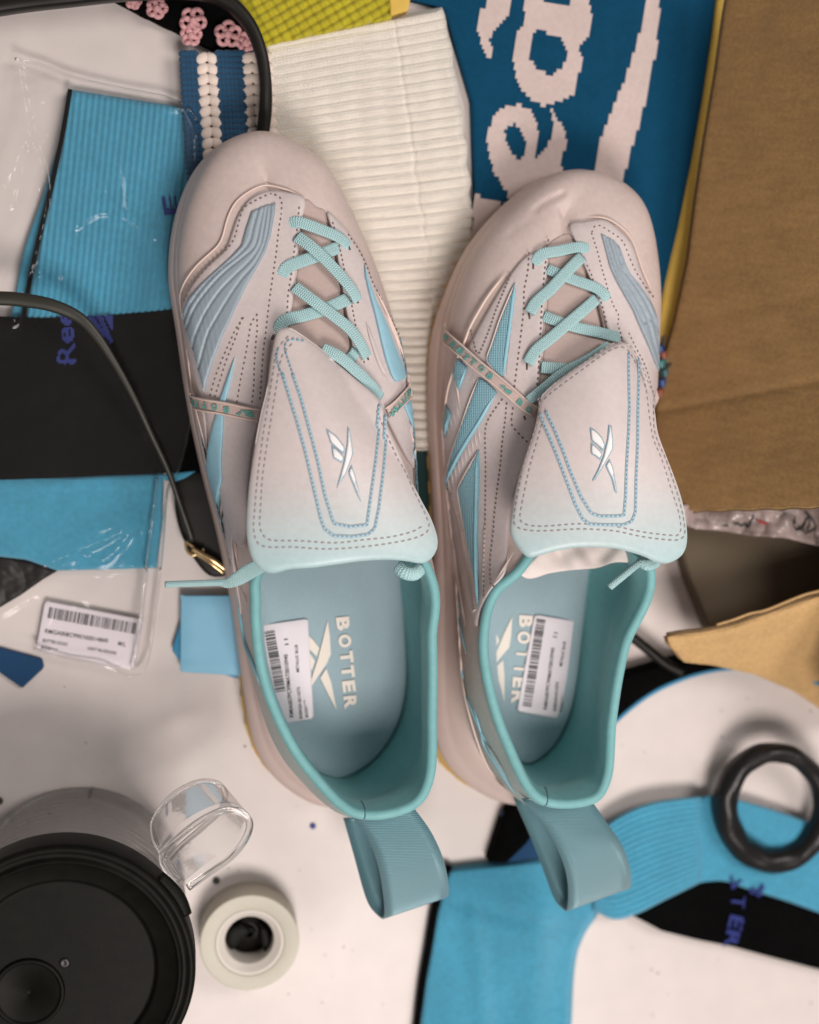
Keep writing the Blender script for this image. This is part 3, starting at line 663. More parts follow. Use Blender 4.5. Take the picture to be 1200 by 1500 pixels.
# layered strips running down the quarter
slab('quarter_layer', [(343,620),(340,660),(337,700),(334,735),(326,762),(323,800),(332,850),(340,900),(354,900),(347,845),(343,805),(345,765),(353,735),(360,700),(364,660),(366,622)], LS, .0016, 2.5, E, LR, g=5, closedn=4, sink=.0003)
slab('quarter_layer', [(300,600),(304,640),(306,680),(302,650),(296,610),(291,580)], LS, .0010, 1.5, E, LR, g=4, closedn=4)
for q in ([(341,618),(338,660),(335,700),(332,736),(324,762),(321,800),(329,850)], [(368,622),(366,660),(362,700),(355,736),(347,766),(345,805),(349,845)]): line('seam_shade_line', q, LS, .0004, M['thread'], LR, off=.0003)  # dark line along each layer edge stands for the groove's shadow
# fold lines down the quarter
for q in (crop(260,680,6,[(460,40),(440,200),(400,340),(385,480),(360,640),(380,760)]), c6b([(620,940),(600,1100),(580,1300),(585,1440)]), crop(260,680,6,[(560,320),(510,480),(500,620),(520,800),(530,880)]), crop(260,680,6,[(560,1080),(600,1180),(620,1240)]), crop(260,680,6,[(450,1110),(490,1250),(550,1400)])):
    line('panel_edge', q, LS, .0007, M['quarter'], LR, off=.0006)
for q in (crop(260,680,6,[(340,400),(380,240),(405,120),(400,0)]), crop(320,800,2.68,[(40,170),(90,330),(150,490),(210,620),(270,730),(330,840),(400,960)])): line('vector_rim', q, LS, .0009, M['blueplain'], LR, off=.0012)
# medial side blue vectors
c667 = lambda pts: crop(480,340,6.667,pts)
vm = c667([(350,300),(400,480),(470,680),(560,880),(640,1080),(720,1300),(760,1430),(650,1467),(600,1380),(550,1230),(505,1040),(450,800),(395,600),(355,420)])
for q in (c667([(560,900),(640,1110),(720,1330)]), c667([(620,900),(680,1080),(745,1280)]), c667([(450,560),(560,780),(650,990),(700,1120)])): line('pale_rib', q, LO2, .0005, M['piping'], LR, off=.0006)
vs('blue_vector', vm, LO2, LR, M['bluepale'])
line('vector_rim', c667([(352,300),(400,480),(475,680),(565,880),(645,1080),(725,1300),(760,1400)]), LS, .0007, M['blueplain'], LR, off=.0010)
vs('blue_vector', c667([(730,1000),(770,1120),(810,1260),(830,1340),(800,1400),(760,1280),(725,1140)]), LO2, LR, M['bluepale'], w=2)
c625 = lambda pts: crop(530,540,6.25,pts)
vs('blue_vector', c625([(370,340),(430,280),(480,420),(530,600),(560,780),(540,760),(500,660),(440,500)]), LO2, LR, M['bluepale'], w=2)
vs('blue_vector', c625([(460,740),(520,900),(580,1040),(600,1200),(570,1180),(520,1040),(480,880)]), LO2, LR, M['bluepale'], w=2)
for k in range(12): 
    a = c667([(430+ k*16, 900+k*42), (400+k*18, 850+k*45)]); line('molded_rib', [a[0], ((a[0][0]+a[1][0])/2-1, (a[0][1]+a[1][1])/2-2), a[1]], LO2, .0005, M['piping'], LR, off=.0001) if k < 0 else None
for dx in (0, 14, 28, 42): line('molded_rib', c667([(370+dx, 880+dx*2), (420+dx, 1060+dx*2), (480+dx, 1250+dx*1.5), (540+dx, 1400+dx)]), LO2, .0006, E, LR, off=.0004)
for q in (c625([(430,560),(480,720),(560,920),(595,1040)]), c625([(470,560),(520,700),(580,900)]), c667([(520,660),(600,900),(670,1070),(700,1200)]), c667([(480,560),(560,780),(640,960),(700,1100)])): line('panel_edge', q, LO2, .0006, M['piping'], LR, off=0)

# laces
LL = Lift(LS, .0015)
def lace(root, S, pts, w=18.5, th=.0014, lift=.0008, ends=(True, True)):
    q = []; k = len(pts)
    for i, p in enumerate(pts):
        e = 1.0
        if ends[0] and i == 0: e = -.6
        if ends[1] and i == k-1: e = -.6
        q.append((p[0], p[1], (p[2] if len(p) > 2 else 0)+lift*e))
    return ribbon('lace', q, S, w, th, M['lace'], root, ns=16, power=3.2, step=3)
c4 = lambda pts: crop(230,170,2.857,pts)
lace(LR, LL, c4([(642,880+170),(790,1028),(822,1000)])[1:]+[(521,512)], w=16)
lace(LR, LL, c4([(500,920),(530,860),(620,835),(700,810),(780,775),(800,765)]))
lace(LR, LL, c4([(518,685),(545,635),(620,605),(700,575),(760,550)]))
lace(LR, LL, c4([(545,455),(590,445),(680,475),(760,510),(805,550)]), w=17)
lace(LR, LL, [p+(.0016,) for p in c4([(585,505),(640,545),(700,600),(765,670),(815,735),(838,775)])], w=17.5)
lace(LR, LL, [p+(.0016,) for p in c4([(575,715),(640,765),(720,825),(800,890),(850,960),(876,1010)])], w=17.5)
lace(LR, LL, [p+(.0030,) for p in c4([(690,975),(760,1010),(830,1070),(890,1130),(930,1180)])], w=18)
# eyelet slits
def slit(root, S, x, y, dx, dy, w=2.6):
    ribbon('eyelet', [(x-dx, y-dy), (x, y), (x+dx, y+dy)], S, w*1.5, .0008, M['edge'], root, ns=8, off=.0)
for x, y, dx, dy in ((420,330,1,7),(407,409,-1,7),(400,490,-1,8),(510,362,2,5),(522,440,2,5),(537,523,2,5)): slit(LR, LL, x, y, dx, dy)
# lace tail with aglet
def ribbonP(name, pts, w, t, m, root, power=3, ns=12):
    p = P([q[0] for q in pts], [q[1] for q in pts], [q[2] for q in pts]); c = cat(p, 8); t_ = np.gradient(c, axis=0); t_ /= np.linalg.norm(t_, axis=1, keepdims=True)
    s = np.cross(np.array([0, 0, 1.]), t_); s /= np.linalg.norm(s, axis=1, keepdims=True); u = np.cross(t_, s); ww = cat(np.array([[q[3] if len(q) > 3 else w]*2 for q in pts]), 8)[:, 0]
    return sweep(name, c, s, u, ww*.5, t*.5, m, root, ns, power)
tl = ribbonP('lace_tail', [(400,818,.091,.006),(384,827,.089,.0065),(364,838,.086,.0068),(348,848,.083,.006),(334,854,.080,.0045),(322,853,.078,.003)], .006, .0016, M['lace'], LR)
tube('aglet', P([334,300,270,243],[853,854,855,856],[.079,.076,.073,.070]), .0014, M['lace'], LR)
tube('lace_knot', P([585,594,606,614],[830,838,840,834],[.084,.086,.086,.084]), .0032, M['lace'], LR, ns=12)
# strap
def strap(root, S, path, w, letters, th=.0014, off=.0012):
    s = ribbon('elastic_strap', path, S, w, th, M['strap'], root, off=off, ns=10, power=6, step=5)
    C = cat(path, 8); SS = Lift(S, off+th*.5+.0001)
    for k in (-1, 1):
        e = resample(C, step=5); t = np.gradient(e[:, :2], axis=0); t /= np.linalg.norm(t, axis=1, keepdims=True); nn = np.stack([-t[:, 1], t[:, 0]], 1); e = e[:, :2]+nn*k*w*.38
        p, n = SS.at(e[:, 0], e[:, 1]); tube('strap_edge', p, .0004, M['piping'], s, ns=6, n=len(p))
    return s, SS
ls, LSS = strap(LR, LO, [(271,579),(281,587),(303,593),(331,598),(357,604),(382,609)], 21, None)
for ch, x, y in (('B',334,600),('O',318,596),('T',305,593),('T',294,591),('E',285,589),('R',277,586)):
    text('strap_lettering', ch, (x+4,y-4.5+.5), (x-4,y-5.5+.5), 9, LSS, M['greenprint'], ls, bold=.05, off=.0004)
quads('strap_logo', [c6b([(640,880),(700,850),(680,890)]), c6b([(680,840),(790,850),(740,880)]), c6b([(720,890),(800,855),(790,910),(740,895)])], LSS, M['greenprint'], ls, off=.0004)
ls2, LSS2 = strap(LR, LO2, [(566,604),(578,595),(590,582),(600,570),(609,552)], 17, None)
for i, ch in enumerate('RETTOB'):
    t = i/5.; x = 572+ t*25; y = 607-t*32
    text('strap_lettering', ch, (x-2.4-2.5,y+2.8-3.5), (x+2.4-2.5,y-3.2-3.5), 7.5, LSS2, M['greenprint'], ls2, bold=.05, flip=-1, off=.0004)
# insole print
LI = Flat(.0325+.0016); c75 = lambda pts: crop(380,880,7.5,pts)
for ch, yy0, yy1, x in (('B',185,330,840),('O',375,520,860),('T',560,690,880),('T',715,850,893),('E',885,1010,905),('R',1050,1190,920)):
    a = c75([(x,yy0)])[0]; b = c75([(x+16,yy1)])[0]; text('insole_lettering', ch, a, b, 19, LI, M['print'], LR, bold=.05, off=.0003)
quads('insole_logo', [c75([(750,215),(775,400),(785,585),(740,690),(650,820),(560,960),(540,985),(590,800),(640,650),(700,420)]), c75([(540,380),(600,440),(660,520),(630,610),(560,540),(500,470),(480,350)]), c75([(560,580),(610,660),(580,760),(480,690),(470,500)]), c75([(735,740),(790,900),(850,1200),(760,1030),(670,845)])], LI, M['print'], LR, off=.0003)

# ================= RIGHT SHOE =================
c7 = lambda pts: crop(600,230,2.857,pts); cR = lambda pts: crop(610,600,2.927,pts)
RFo = [(791,585),(806,567),(824,552),(845,537),(866,524),(888,510),(903,503),(915,501),(925,512),(930,527),(938,550),(950,573),(958,600),(963,634),(974,665),(986,696),(996,725),(1003,754),(1006,791),(999,813),(979,825),(960,823),(943,815),(920,808),(895,803),(850,802),(815,807),(790,814),(773,816),(757,800),(747,778),(750,747),(756,715),(764,685),(774,655),(781,634),(788,605)]
def rzf(x, y):
    t = np.clip((y-500)/320., 0, 1); cx = 873+(y-500)*.01; wd = 45+95*t
    return .079+.022*t+.004*np.sin(t*math.pi)-.0075*np.clip(((x-cx)/wd), -1.3, 1.3)**2*(.6+.4*t)
rf, RT = flap(RR, RFo, rzf, [
  c7([(545,1020),(600,965),(700,890),(820,800),(870,780),(905,790),(935,830),(960,880),(990,960),(1010,1010)])+cR([(1010,100),(1060,220),(1100,340),(1130,450),(1140,530),(1120,555),(1080,560),(960,545),(840,520),(700,512),(560,520),(480,518),(430,500),(425,450),(445,340),(465,240),(500,130),(530,30)])+[(792,592)],
  c7([(555,1035),(610,985),(700,915),(810,830),(860,805),(895,810),(925,850),(950,900),(975,960)])+cR([(1000,110),(1040,215),(1080,340),(1115,450),(1120,525),(1090,540),(960,525),(840,500),(700,490),(560,500),(490,498),(452,480),(450,440),(470,340),(490,250),(525,130),(548,50)])],
 [ cR([(535,25),(560,90),(600,190),(640,300),(680,410),(710,470),(740,492),(800,495),(880,495),(915,480),(930,440),(932,300),(938,150),(938,20)])+c7([(948,870),(945,855)]),
   cR([(560,15),(590,80),(625,170),(660,270),(700,370),(745,445),(780,458),(840,458),(882,455),(888,380),(892,250),(900,100),(903,0)])+c7([(905,900),(905,830)])])
logo(rf, RT, [crop(850,610,11.54,q) for q in (
  [(145,200),(250,270),(340,370),(392,490),(360,620),(280,510),(170,430)],
  [(165,450),(260,540),(350,640),(320,760),(250,690),(160,645)],
  [(450,160),(500,180),(520,400),(525,560),(400,790),(220,1100),(170,1110),(270,920),(360,700),(430,400)],
  [(470,730),(530,900),(600,1330),(550,1260),(500,1060),(395,840)])])
ER = M['overlay']
ovr = [(833,330),(855,324),(884,321),(902,332),(922,352),(932,376),(942,410),(954,438),(962,470),(966,530),(962,600),(950,600),(935,540),(910,498),(893,495),(882,462),(868,420),(856,395),(846,366)]
slab('eyestay_overlay', ovr, RS, .0020, 4, ER, RR, g=8, sink=.0005)
ovl = [(790,368),(804,356),(803,385),(800,430),(797,470),(794,520),(790,560),(786,600),(786,620),(778,650),(765,690),(750,740),(745,780),(742,838),(722,865),(706,895),(700,920),(690,900),(676,850),(664,800),(655,760),(650,700),(650,640),(653,600),(660,560),(685,510),(706,470),(735,420),(760,385),(776,372)]
slab('eyestay_overlay', ovl, RS, .0018, 4, ER, RR, g=8, sink=.0005)
slab('tongue', [(803,358),(833,342),(846,366),(858,400),(870,425),(884,465),(893,497),(850,540),(792,580),(796,520),(800,470),(802,430),(804,385)], RS, .0006, 4, M['tonguem'], RR, g=9)
line('eyestay_edge', c7([(668,285),(690,340),(715,400),(745,490),(775,580),(800,680),(825,780)]), RS, .0005, M['edge'], RR, off=.0014)
RO = Lift(RS, .0019)
line('overlay_piping', crop(860,300,8.33,[(0,165),(140,150),(280,185),(420,280),(530,400),(590,540),(640,700),(700,860),(800,1080)]), RS, .00042, M['piping'], RR, off=.0010)
line('overlay_piping', crop(630,400,7.06,[(800,0),(700,110),(590,260),(490,430),(420,560),(370,700),(300,870),(250,1030),(200,1200),(170,1400)])+crop(630,580,7.06,[(150,260),(140,450),(125,700),(145,1000),(160,1300)])+crop(630,760,7.06,[(175,200),(200,500),(245,850),(290,1150),(320,1400)])+crop(610,800,2.727,[(200,600),(260,810),(330,950),(372,1000)]), RS, .0006, M['piping'], RR, off=.0018)
c83 = lambda pts: crop(860,300,8.33,pts); c75b = lambda pts: crop(900,460,7.5,pts)
pr = c83([(165,350),(250,395),(330,440),(400,520),(440,640),(480,750),(530,850),(640,980),(740,1130),(800,1250),(850,1400)])+c75b([(470,150),(478,330),(478,500),(475,640),(420,520),(360,360),(290,200)])+c83([(540,1280),(440,1100),(340,920),(270,760),(220,560)])
ridr = [c83([(300,440),(340,560),(400,760),(480,860),(600,1020),(700,1180),(770,1340),(830,1480)])+c75b([(470,220)]), c83([(240,400),(300,600),(370,800),(450,920),(560,1080),(650,1240),(730,1400)])+c75b([(410,80),(450,260),(470,420)]), c83([(210,400),(260,600),(320,800),(420,960),(520,1120),(600,1270),(680,1440)])+c75b([(350,80),(400,260),(440,420),(470,560)]), c83([(350,470),(400,640),(460,780),(540,890),(660,1040),(760,1190),(830,1340)])]
ridrp = [cat(r, 6) for r in ridr]
def ridge2(x, y, d):
    h = np.zeros(len(x))
    for r in ridrp: h -= .0009*np.exp(-(dist(r, x, y, False)/1.4)**2)
    return h
slab('ridged_panel', pr, RO, .0013, 3.5, M['panelblue'], RR, g=1.9, h=ridge2, round_poly=False)
SR = lambda path, **k: ST(path, RO, RR, **k)
SR(c83([(60,330),(90,270),(160,262),(270,330),(390,410),(455,500),(500,620),(550,740),(620,880),(700,1000),(790,1120)]))
SR(c83([(55,360),(80,440),(130,600),(170,760),(220,930),(260,1080),(310,1220),(380,1360)])+c75b([(30,100),(75,260)]), pitch=7)
SR(c83([(0,750),(50,860),(110,1050),(170,1200),(230,1430)]), pitch=7)
SR(c75b([(155,220),(230,380),(320,560),(390,800),(420,900)]), pitch=7)
SR(c7([(500,405),(495,480),(480,560),(478,640),(465,760),(450,880),(440,960)]))
SR(c7([(580,350),(565,480),(555,600),(550,700),(545,800),(540,900),(535,950)]))
c706 = lambda pts: crop(630,400,7.06,pts); c706b = lambda pts: crop(630,580,7.06,pts)
SR(c706([(830,30),(760,200),(680,400),(620,580),(540,780),(510,830),(480,800),(450,680),(430,600)]), pitch=6)
SR(c706b([(745,40),(680,130),(600,260),(575,400),(580,700),(580,1000),(578,1300)])+crop(630,760,7.06,[(570,200),(565,500),(570,800)]), pitch=7)
SR(c706b([(795,80),(780,250),(750,480),(730,720),(700,960),(670,1260)])+crop(630,760,7.06,[(660,150),(630,450),(640,680),(670,700)]), pitch=7)
SR(c706b([(858,130),(845,260),(860,320),(930,400),(1000,470)]), pitch=8)
# blue vectors (lateral)
def tri(name, poly, rim):
    vs(name, poly, RO, RR, M['bluetri'], w=2.5)
    line('vector_rim', rim, RO, .0008, M['blueplain'], RR, off=.0011, curve=False, flat=.5)
tri('blue_vector', c706([(885,90),(860,300),(835,560),(790,870),(770,1075),(720,1060),(640,980),(575,910),(640,740),(720,500),(800,300)]), c706([(882,100),(850,350),(820,600),(785,870),(760,1060)]))
tri('blue_vector', c706([(515,1075),(600,1130),(700,1230),(600,1390)])+c706b([(560,230),(430,430),(300,650),(200,870),(160,990),(165,900),(220,640),(320,330),(430,30)]), c706([(690,1240),(600,1385)])+c706b([(545,220),(410,440),(300,640),(190,880)]))
tri('blue_vector', c706b([(515,545),(520,800),(512,1100),(505,1400)])+crop(630,760,7.06,[(510,300),(512,600),(520,940),(490,780),(440,500),(390,250),(345,0)])+c706b([(340,1230),(295,970),(400,760)]), c706b([(495,620),(495,900),(490,1200),(488,1400)])+crop(630,760,7.06,[(490,300),(495,600),(512,880)]))
tri('blue_vector', c706([(290,875),(340,920),(400,980),(350,1120),(305,1230),(270,1130),(248,1050)]), c706([(385,975),(345,1100),(310,1200)]))
tri('blue_vector', c706b([(185,90),(235,190),(200,330),(160,430),(150,300)]), c706b([(215,190),(190,310),(170,400)]))
# pale edges on the inner side of each vector
for q in (c706([(885,90),(800,290),(715,500),(640,740),(578,905),(640,978),(700,1040)]), c706([(512,1080),(440,1260),(390,1400)])+c706b([(330,330),(240,600),(175,850),(158,990)]), c706b([(510,555),(400,760),(297,970),(340,1200),(380,1400)])+crop(630,760,7.06,[(400,220),(450,480),(510,880)]), c706([(250,1040),(280,1130),(305,1230),(310,1300),(330,1400)])):
    line('vector_edge', q, RO, .00038, M['piping'], RR, off=.0008, curve=False)
# moulded diagonal ribs
for k in range(9):
    x = 330-k*9; y = 1000+k*48; line('moulded_rib', c706([(x+120-k*6,y),(x+135-k*6,y+60),(x+165-k*6,y+150)]), RO, .0004, E, RR, off=0)
rb = []
for k in range(17):
    y = 170+k*58; x0 = 870-k*3; x1 = 830+0*k; a = c706([(min(905, 890-k*6.5), y), (800 if y > 800 else 850-(y-170)*.05, y+75)]); rb.append(a)
for a in rb[:15]:
    m_ = ((a[0][0]+a[1][0])/2, (a[0][1]+a[1][1])/2+.5); line('moulded_rib', [a[0], m_, a[1]], RO, .0006, E, RR, off=.0001)
for k in range(11):
    x = 480-k*34; y = 340+k*55
    line('moulded_rib', c706b([(x+20,y-30),(x+35,y+60),(x+50,y+160)]), RO, .0006, E, RR, off=.0001)
    line('moulded_rib', c706b([(x-200,y-260),(x-185,y-180),(x-165,y-100)]), RO, .0005, E, RR, off=0) if k < 7 else None
for q in (c706b([(200,1060),(260,1130),(330,1300),(360,1400)]), c706b([(200,1100),(190,1200),(230,1400)])): line('panel_edge', q, RS, .0006, E, RR, off=.0016)
stitches('rope_stitch', c706b([(230,1050),(280,1200),(330,1380)])+crop(630,760,7.06,[(340,200),(380,450),(430,700),(470,950)]), RO, M['quarter'], RR, pitch=3.2, ln=8, w=.0004, h=.0004, tilt=.9, off=.0001)
for q in (crop(630,760,7.06,[(190,80),(210,400),(260,750),(330,1150),(380,1400)]), crop(610,800,2.727,[(160,480),(210,620),(260,740),(320,860),(380,960)]), crop(610,800,2.727,[(230,640),(260,740),(270,790),(300,840),(350,920),(400,990)])): line('side_line', q, RS, .0005, M['blueplain'], RR, off=.001)
for q in (crop(630,760,7.06,[(575,0),(565,400),(560,850)]), crop(630,760,7.06,[(880,330),(790,480),(690,640)]), crop(630,760,7.06,[(250,200),(300,600),(380,1100)]), crop(610,800,2.727,[(270,770),(285,790),(330,860),(370,930)])): line('panel_edge', q, RO, .0005, M['quarter'], RR, off=0)
for q in (crop(600,230,2.857,[(530,210),(580,175),(650,150)]), crop(600,230,2.857,[(640,235),(655,255),(665,280)])): pass
# laces right
RL = Lift(RS, .0015)
lace(RR, RL, c7([(575,468),(620,490),(700,520),(780,550),(820,585),(828,602)]), w=16.5)
lace(RR, RL, c7([(560,665),(620,690),(700,715),(790,735),(850,750),(880,758)]), w=17)
lace(RR, RL, c7([(550,880),(600,885),(660,890)]), w=18, ends=(False, False))
lace(RR, RL, c7([(520,455),(550,410),(620,395),(700,380),(765,385)]), w=17)
lace(RR, RL, [p+(.0016,) for p in c7([(503,655),(530,610),(590,555),(650,490),(700,440),(722,420)])], w=17.5)
lace(RR, RL, [p+(.0016,) for p in c7([(495,865),(530,810),(590,760),(660,700),(730,640),(780,595)])], w=17.5)
lace(RR, RL, [p+(.0030,) for p in c7([(498,1020),(560,970),(640,905),(740,850),(830,790)])], w=15)
for x, y, dx, dy in ((781,388,0,7),(775,462,1,6),(772,535,0,7),(868,364,2,7),(891,440,1,5),(769,612,1,3)): slit(RR, RL, x, y, dx, dy)
rs, RSS = strap(RR, RO, [(639,474),(648,486),(665,502),(683,519),(700,535),(720,551),(740,568),(765,590),(785,604)], 18.5, None)
for i, (x, y) in enumerate(((658,491),(668,506),(677,515),(685,524.5),(694.5,531.5),(706.5,540.5),(718.5,551.5))):
    if i: text('strap_lettering', ' RETTOB'[i], (x-3.4-2.6,y-3+3), (x+3.4-2.6,y+3+3), 9, RSS, M['greenprint'], rs, bold=.06, off=.0004)
quads('strap_logo', [crop(630,400,7.06,q) for q in ([(110,640),(165,615),(230,665),(190,705),(150,680)],[(725,1160),(790,1170),(760,1200)],[(780,1190),(860,1230),(825,1260),(770,1220)],[(80,540),(110,550),(85,590)])], RSS, M['greenprint'], rs, off=.0004)
for (x, y), ch in zip(((762,590),(775,601)), 'BO'): text('strap_lettering', ch, (x-3.4-2.6,y-3+3), (x+3.4-2.6,y+3+3), 9, RSS, M['greenprint'], rs, bold=.06, off=.0004)
line('elastic_strap', [(963,598),(966,580),(968,565),(963,610),(960,590)][:3], RS, .0025, M['strap'], RR, off=.001)
# insole print right
RI = Flat(.0325+.0016); c7c = lambda pts: crop(690,880,7.06,pts)
quads('insole_logo', [c7c(q) for q in ([(425,160),(415,350),(395,480),(300,590),(180,750),(190,700),(260,540),(340,340)],[(180,200),(240,290),(290,410),(250,490),(180,370),(120,330)],[(150,390),(200,460),(240,520),(200,600),(130,560),(120,400)],[(330,610),(345,780),(345,1050),(310,900),(250,700)])], RI, M['print'], RR, off=.0003)
for ch, y0, y1, x in (('B',145,270,498),('O',310,440,480),('T',500,590,470),('T',650,745,445),('E',785,890,432),('R',925,1060,418)):
    a = c7c([(x,y0)])[0]; b = c7c([(x-8,y1)])[0]; text('insole_lettering', ch, a, b, 20, RI, M['print'], RR, bold=.05, off=.0003)
# tissue paper and lace end in the right shoe
tis = [(762,838),(778,822),(800,805),(850,795),(905,800),(948,817),(930,824),(900,824),(875,832),(840,835),(805,840),(775,848)]
o = slab('tissue_paper', tis, Flat(lambda x, y: .066+.0025*fnoise(x/16., y/13., 3)), .001, 4, M['tissue'], None, g=4, bottom=True, base=P(850, 820, .066), cat_='tissue paper', label='crumpled pink tissue paper stuffed under the flap of the right sneaker')
tube('lace_tail', P([960,945,935,915,893],[822,824,826,842,860],[.084,.086,.086,.083,.08]), .0017, M['lace'], RR)
tube('lace_knot', P([936,948,962],[818,828,824],[.083,.085,.083]), .0024, M['lace'], RR)

# heel pull tabs
def tab(root, Lc, Rc):
    a = cat([P(*q) for q in Lc], 6); b = cat([P(*q) for q in Rc], 6); rows = []
    for t in np.linspace(0, 1, 7): rows.append(a*(1-t)+b*t)
    loft('pull_tab', rows, .0013, M['webbing'], root)
Z = [.083,.083,.080,.073,.063,.056,.052,.047,.044]
tab(LR, [(x, y, z) for (x, y), z in zip(((508,1190),(533,1216),(551,1257),(560,1300),(563,1342),(550,1337),(536,1315),(518,1251),(503,1198)), Z)],
        [(x, y, z) for (x, y), z in zip(((604,1180),(630,1216),(648,1254),(656,1287),(655,1312),(640,1306),(625,1282),(605,1240),(590,1190)), Z)])
tab(RR, [(x, y, z) for (x, y), z in zip(((764,1170),(797,1209),(822,1256),(832,1295),(831,1331),(822,1328),(810,1312),(785,1245),(752,1168)), Z)],
        [(x, y, z) for (x, y), z in zip(((866,1172),(892,1209),(911,1238),(922,1270),(923,1297),(912,1297),(895,1275),(875,1235),(850,1180)), Z)])
# ---------------------------------------------------------------- stickers (flat print)
def sticker(root_label, poly, S, zbase, items, bars, root_xy, parentcol='white_sticker'):
    t = thing('barcode_sticker', root_label, 'sticker', *root_xy, zbase)
    b = slab('paper', poly, S, .0003, 2, M['sticker'], t, g=12, closedn=4)
    SS = Lift(S, .0003)
    for body, a, bb, h in items: text('print', body, a, bb, h, SS, M['ink'], t, bold=.01, off=.00025)
    quads('barcode', bars, SS, M['ink'], t, off=.00025, kind='stuff')
    return t
def barset(a, b, v, seed, n=46):
    """bars from a to b, each running along v"""
    r = np.random.default_rng(seed); a = np.array(a, float); b = np.array(b, float); v = np.array(v, float); w = r.choice([1, 1, 2, 3], 2*n)/1.0; c = np.concatenate([[0], np.cumsum(w)]); c /= c[-1]; q = []
    for i in range(0, 2*n, 2):
        p0 = a+(b-a)*c[i]; p1 = a+(b-a)*c[i+1]; q.append([p0, p1, p1+v, p0+v])
    return q
def rr_(pts, k=.06):
    """round the corners of a quadrilateral"""
    pts = np.array(pts, float); out = []
    for i in range(4):
        p = pts[i]; a = pts[i-1]; b = pts[(i+1) % 4]; la = np.linalg.norm(a-p); lb = np.linalg.norm(b-p); e = 5.0
        out += [p+(a-p)/la*e*2.2, p+(a-p)/la*e, p+((a-p)/la+(b-p)/lb)*e*.28, p+(b-p)/lb*e, p+(b-p)/lb*e*2.2]
    return [tuple(q) for q in out]

sticker('white barcode sticker on the left sneaker insole, half hidden by the collar', rr_([(375,917),(451,906),(460,1053),(400,1062)]), Flat(.0325+.0022), .034,
 [('RMIA007PC99MAT0010940', (430.5,1050), (421.5,958), 6), ('11', (423,944), (421.5,935), 5.5), ('METALLIC BLUE', (438.5,984), (436,944), 4.2), ('ENERGIA BO KETS', (443.5,1052), (439.5,1006), 4.6), ('BGGH * *', (452,1050), (449,1025), 4.6)],
 barset((387.5,925),(404,1015),(14.5,-2.5),1), (420, 980))
sticker('white barcode sticker with glare on the right sneaker insole, fully visible', rr_([(783,900),(849,911),(827,1054),(757,1042)]), Flat(.0325+.0022), .034,
 [('RMIA007PC99MAT0010940', (801,1039), (812.5,949), 5.5), ('11', (815.5,934), (817,927), 6), ('METALLIC BLUE', (823,976), (829,940), 4.2), ('ENERGIA BO KETS', (814.5,1041), (818.5,999), 4.6), ('BGGH * *', (823.5,1042), (826.5,1020), 4.6)],
 barset((786,906),(765,1034),(13,2),2), (803, 978))
# ---------------------------------------------------------------- top left: packed sock in a clear bag
ps = thing('packed_sock', 'light blue ribbed sock with black middle, folded flat inside the clear bag', 'sock', 120, 480, 0)
zs = lambda x, y: .007+.0004*fnoise(x/30., y/30., 5)
RibP = 9.2
def ribz(px, py, U, V): return .0072+.00045*np.sin((px-(py-130)*-.10)/RibP*2*math.pi)*1+.0006*fnoise(px/35., py/60., 2)-.004*np.clip(1-np.minimum(U, 1-U)/.03, 0, 1)**2-.003*np.clip(1-V/.02, 0, 1)**2
sheet('ribbed_cuff', [(103,131),(87,220),(69,300),(52,380),(36,466)], [(300,162),(300,250),(290,330),(290,400),(290,462)], 190, 60, ribz, M['bluesock'], ps)
sheet('folded_layer', [(92,190),(62,290),(35,370),(22,440),(15,470)], [(103,150),(80,290),(60,390),(45,440),(40,470)], 8, 40, lambda a, b, u, v: .0045+0*u, M['bluesock'], ps)
tube('dark_edge', P([103,93,78,62,46,34],[131,190,262,330,400,470],[.0075]*6), .0010, M['blackknit'], ps)
slab('black_band', [(-30,462),(60,466),(131,464),(200,458),(262,452),(330,470),(345,600),(335,700),(285,691),(200,695),(100,699),(45,702),(-30,706)], Flat(zs), .0022, 6, M['blackknit'], ps, g=12, closedn=3, skirt=.01, round_poly=False)
slab('foot', [(-30,700),(100,698),(240,692),(239,760),(230,832),(160,834),(84,836),(39,820),(-30,812)], Flat(lambda x, y: .0055+.0008*fnoise(x/40., y/30., 8)+.0008*np.exp(-((y-709)/4.)**2)), .003, 7, M['bluesock'], ps, g=5, skirt=.009, round_poly=False)
slab('folded_toe', [(236,696),(262,692),(288,690),(272,700),(256,706),(242,704)], Flat(.0095), .0008, 2, M['bluesock'], ps, g=6, skirt=.002, round_poly=False)
BT = Flat(lambda x, y: zs(x, y)+.0024)
text('knitted_lettering', 'Re', (113,530), (99,470), 28, BT, M['navyprint'], ps, bold=.02, off=.0002) if 0 else None
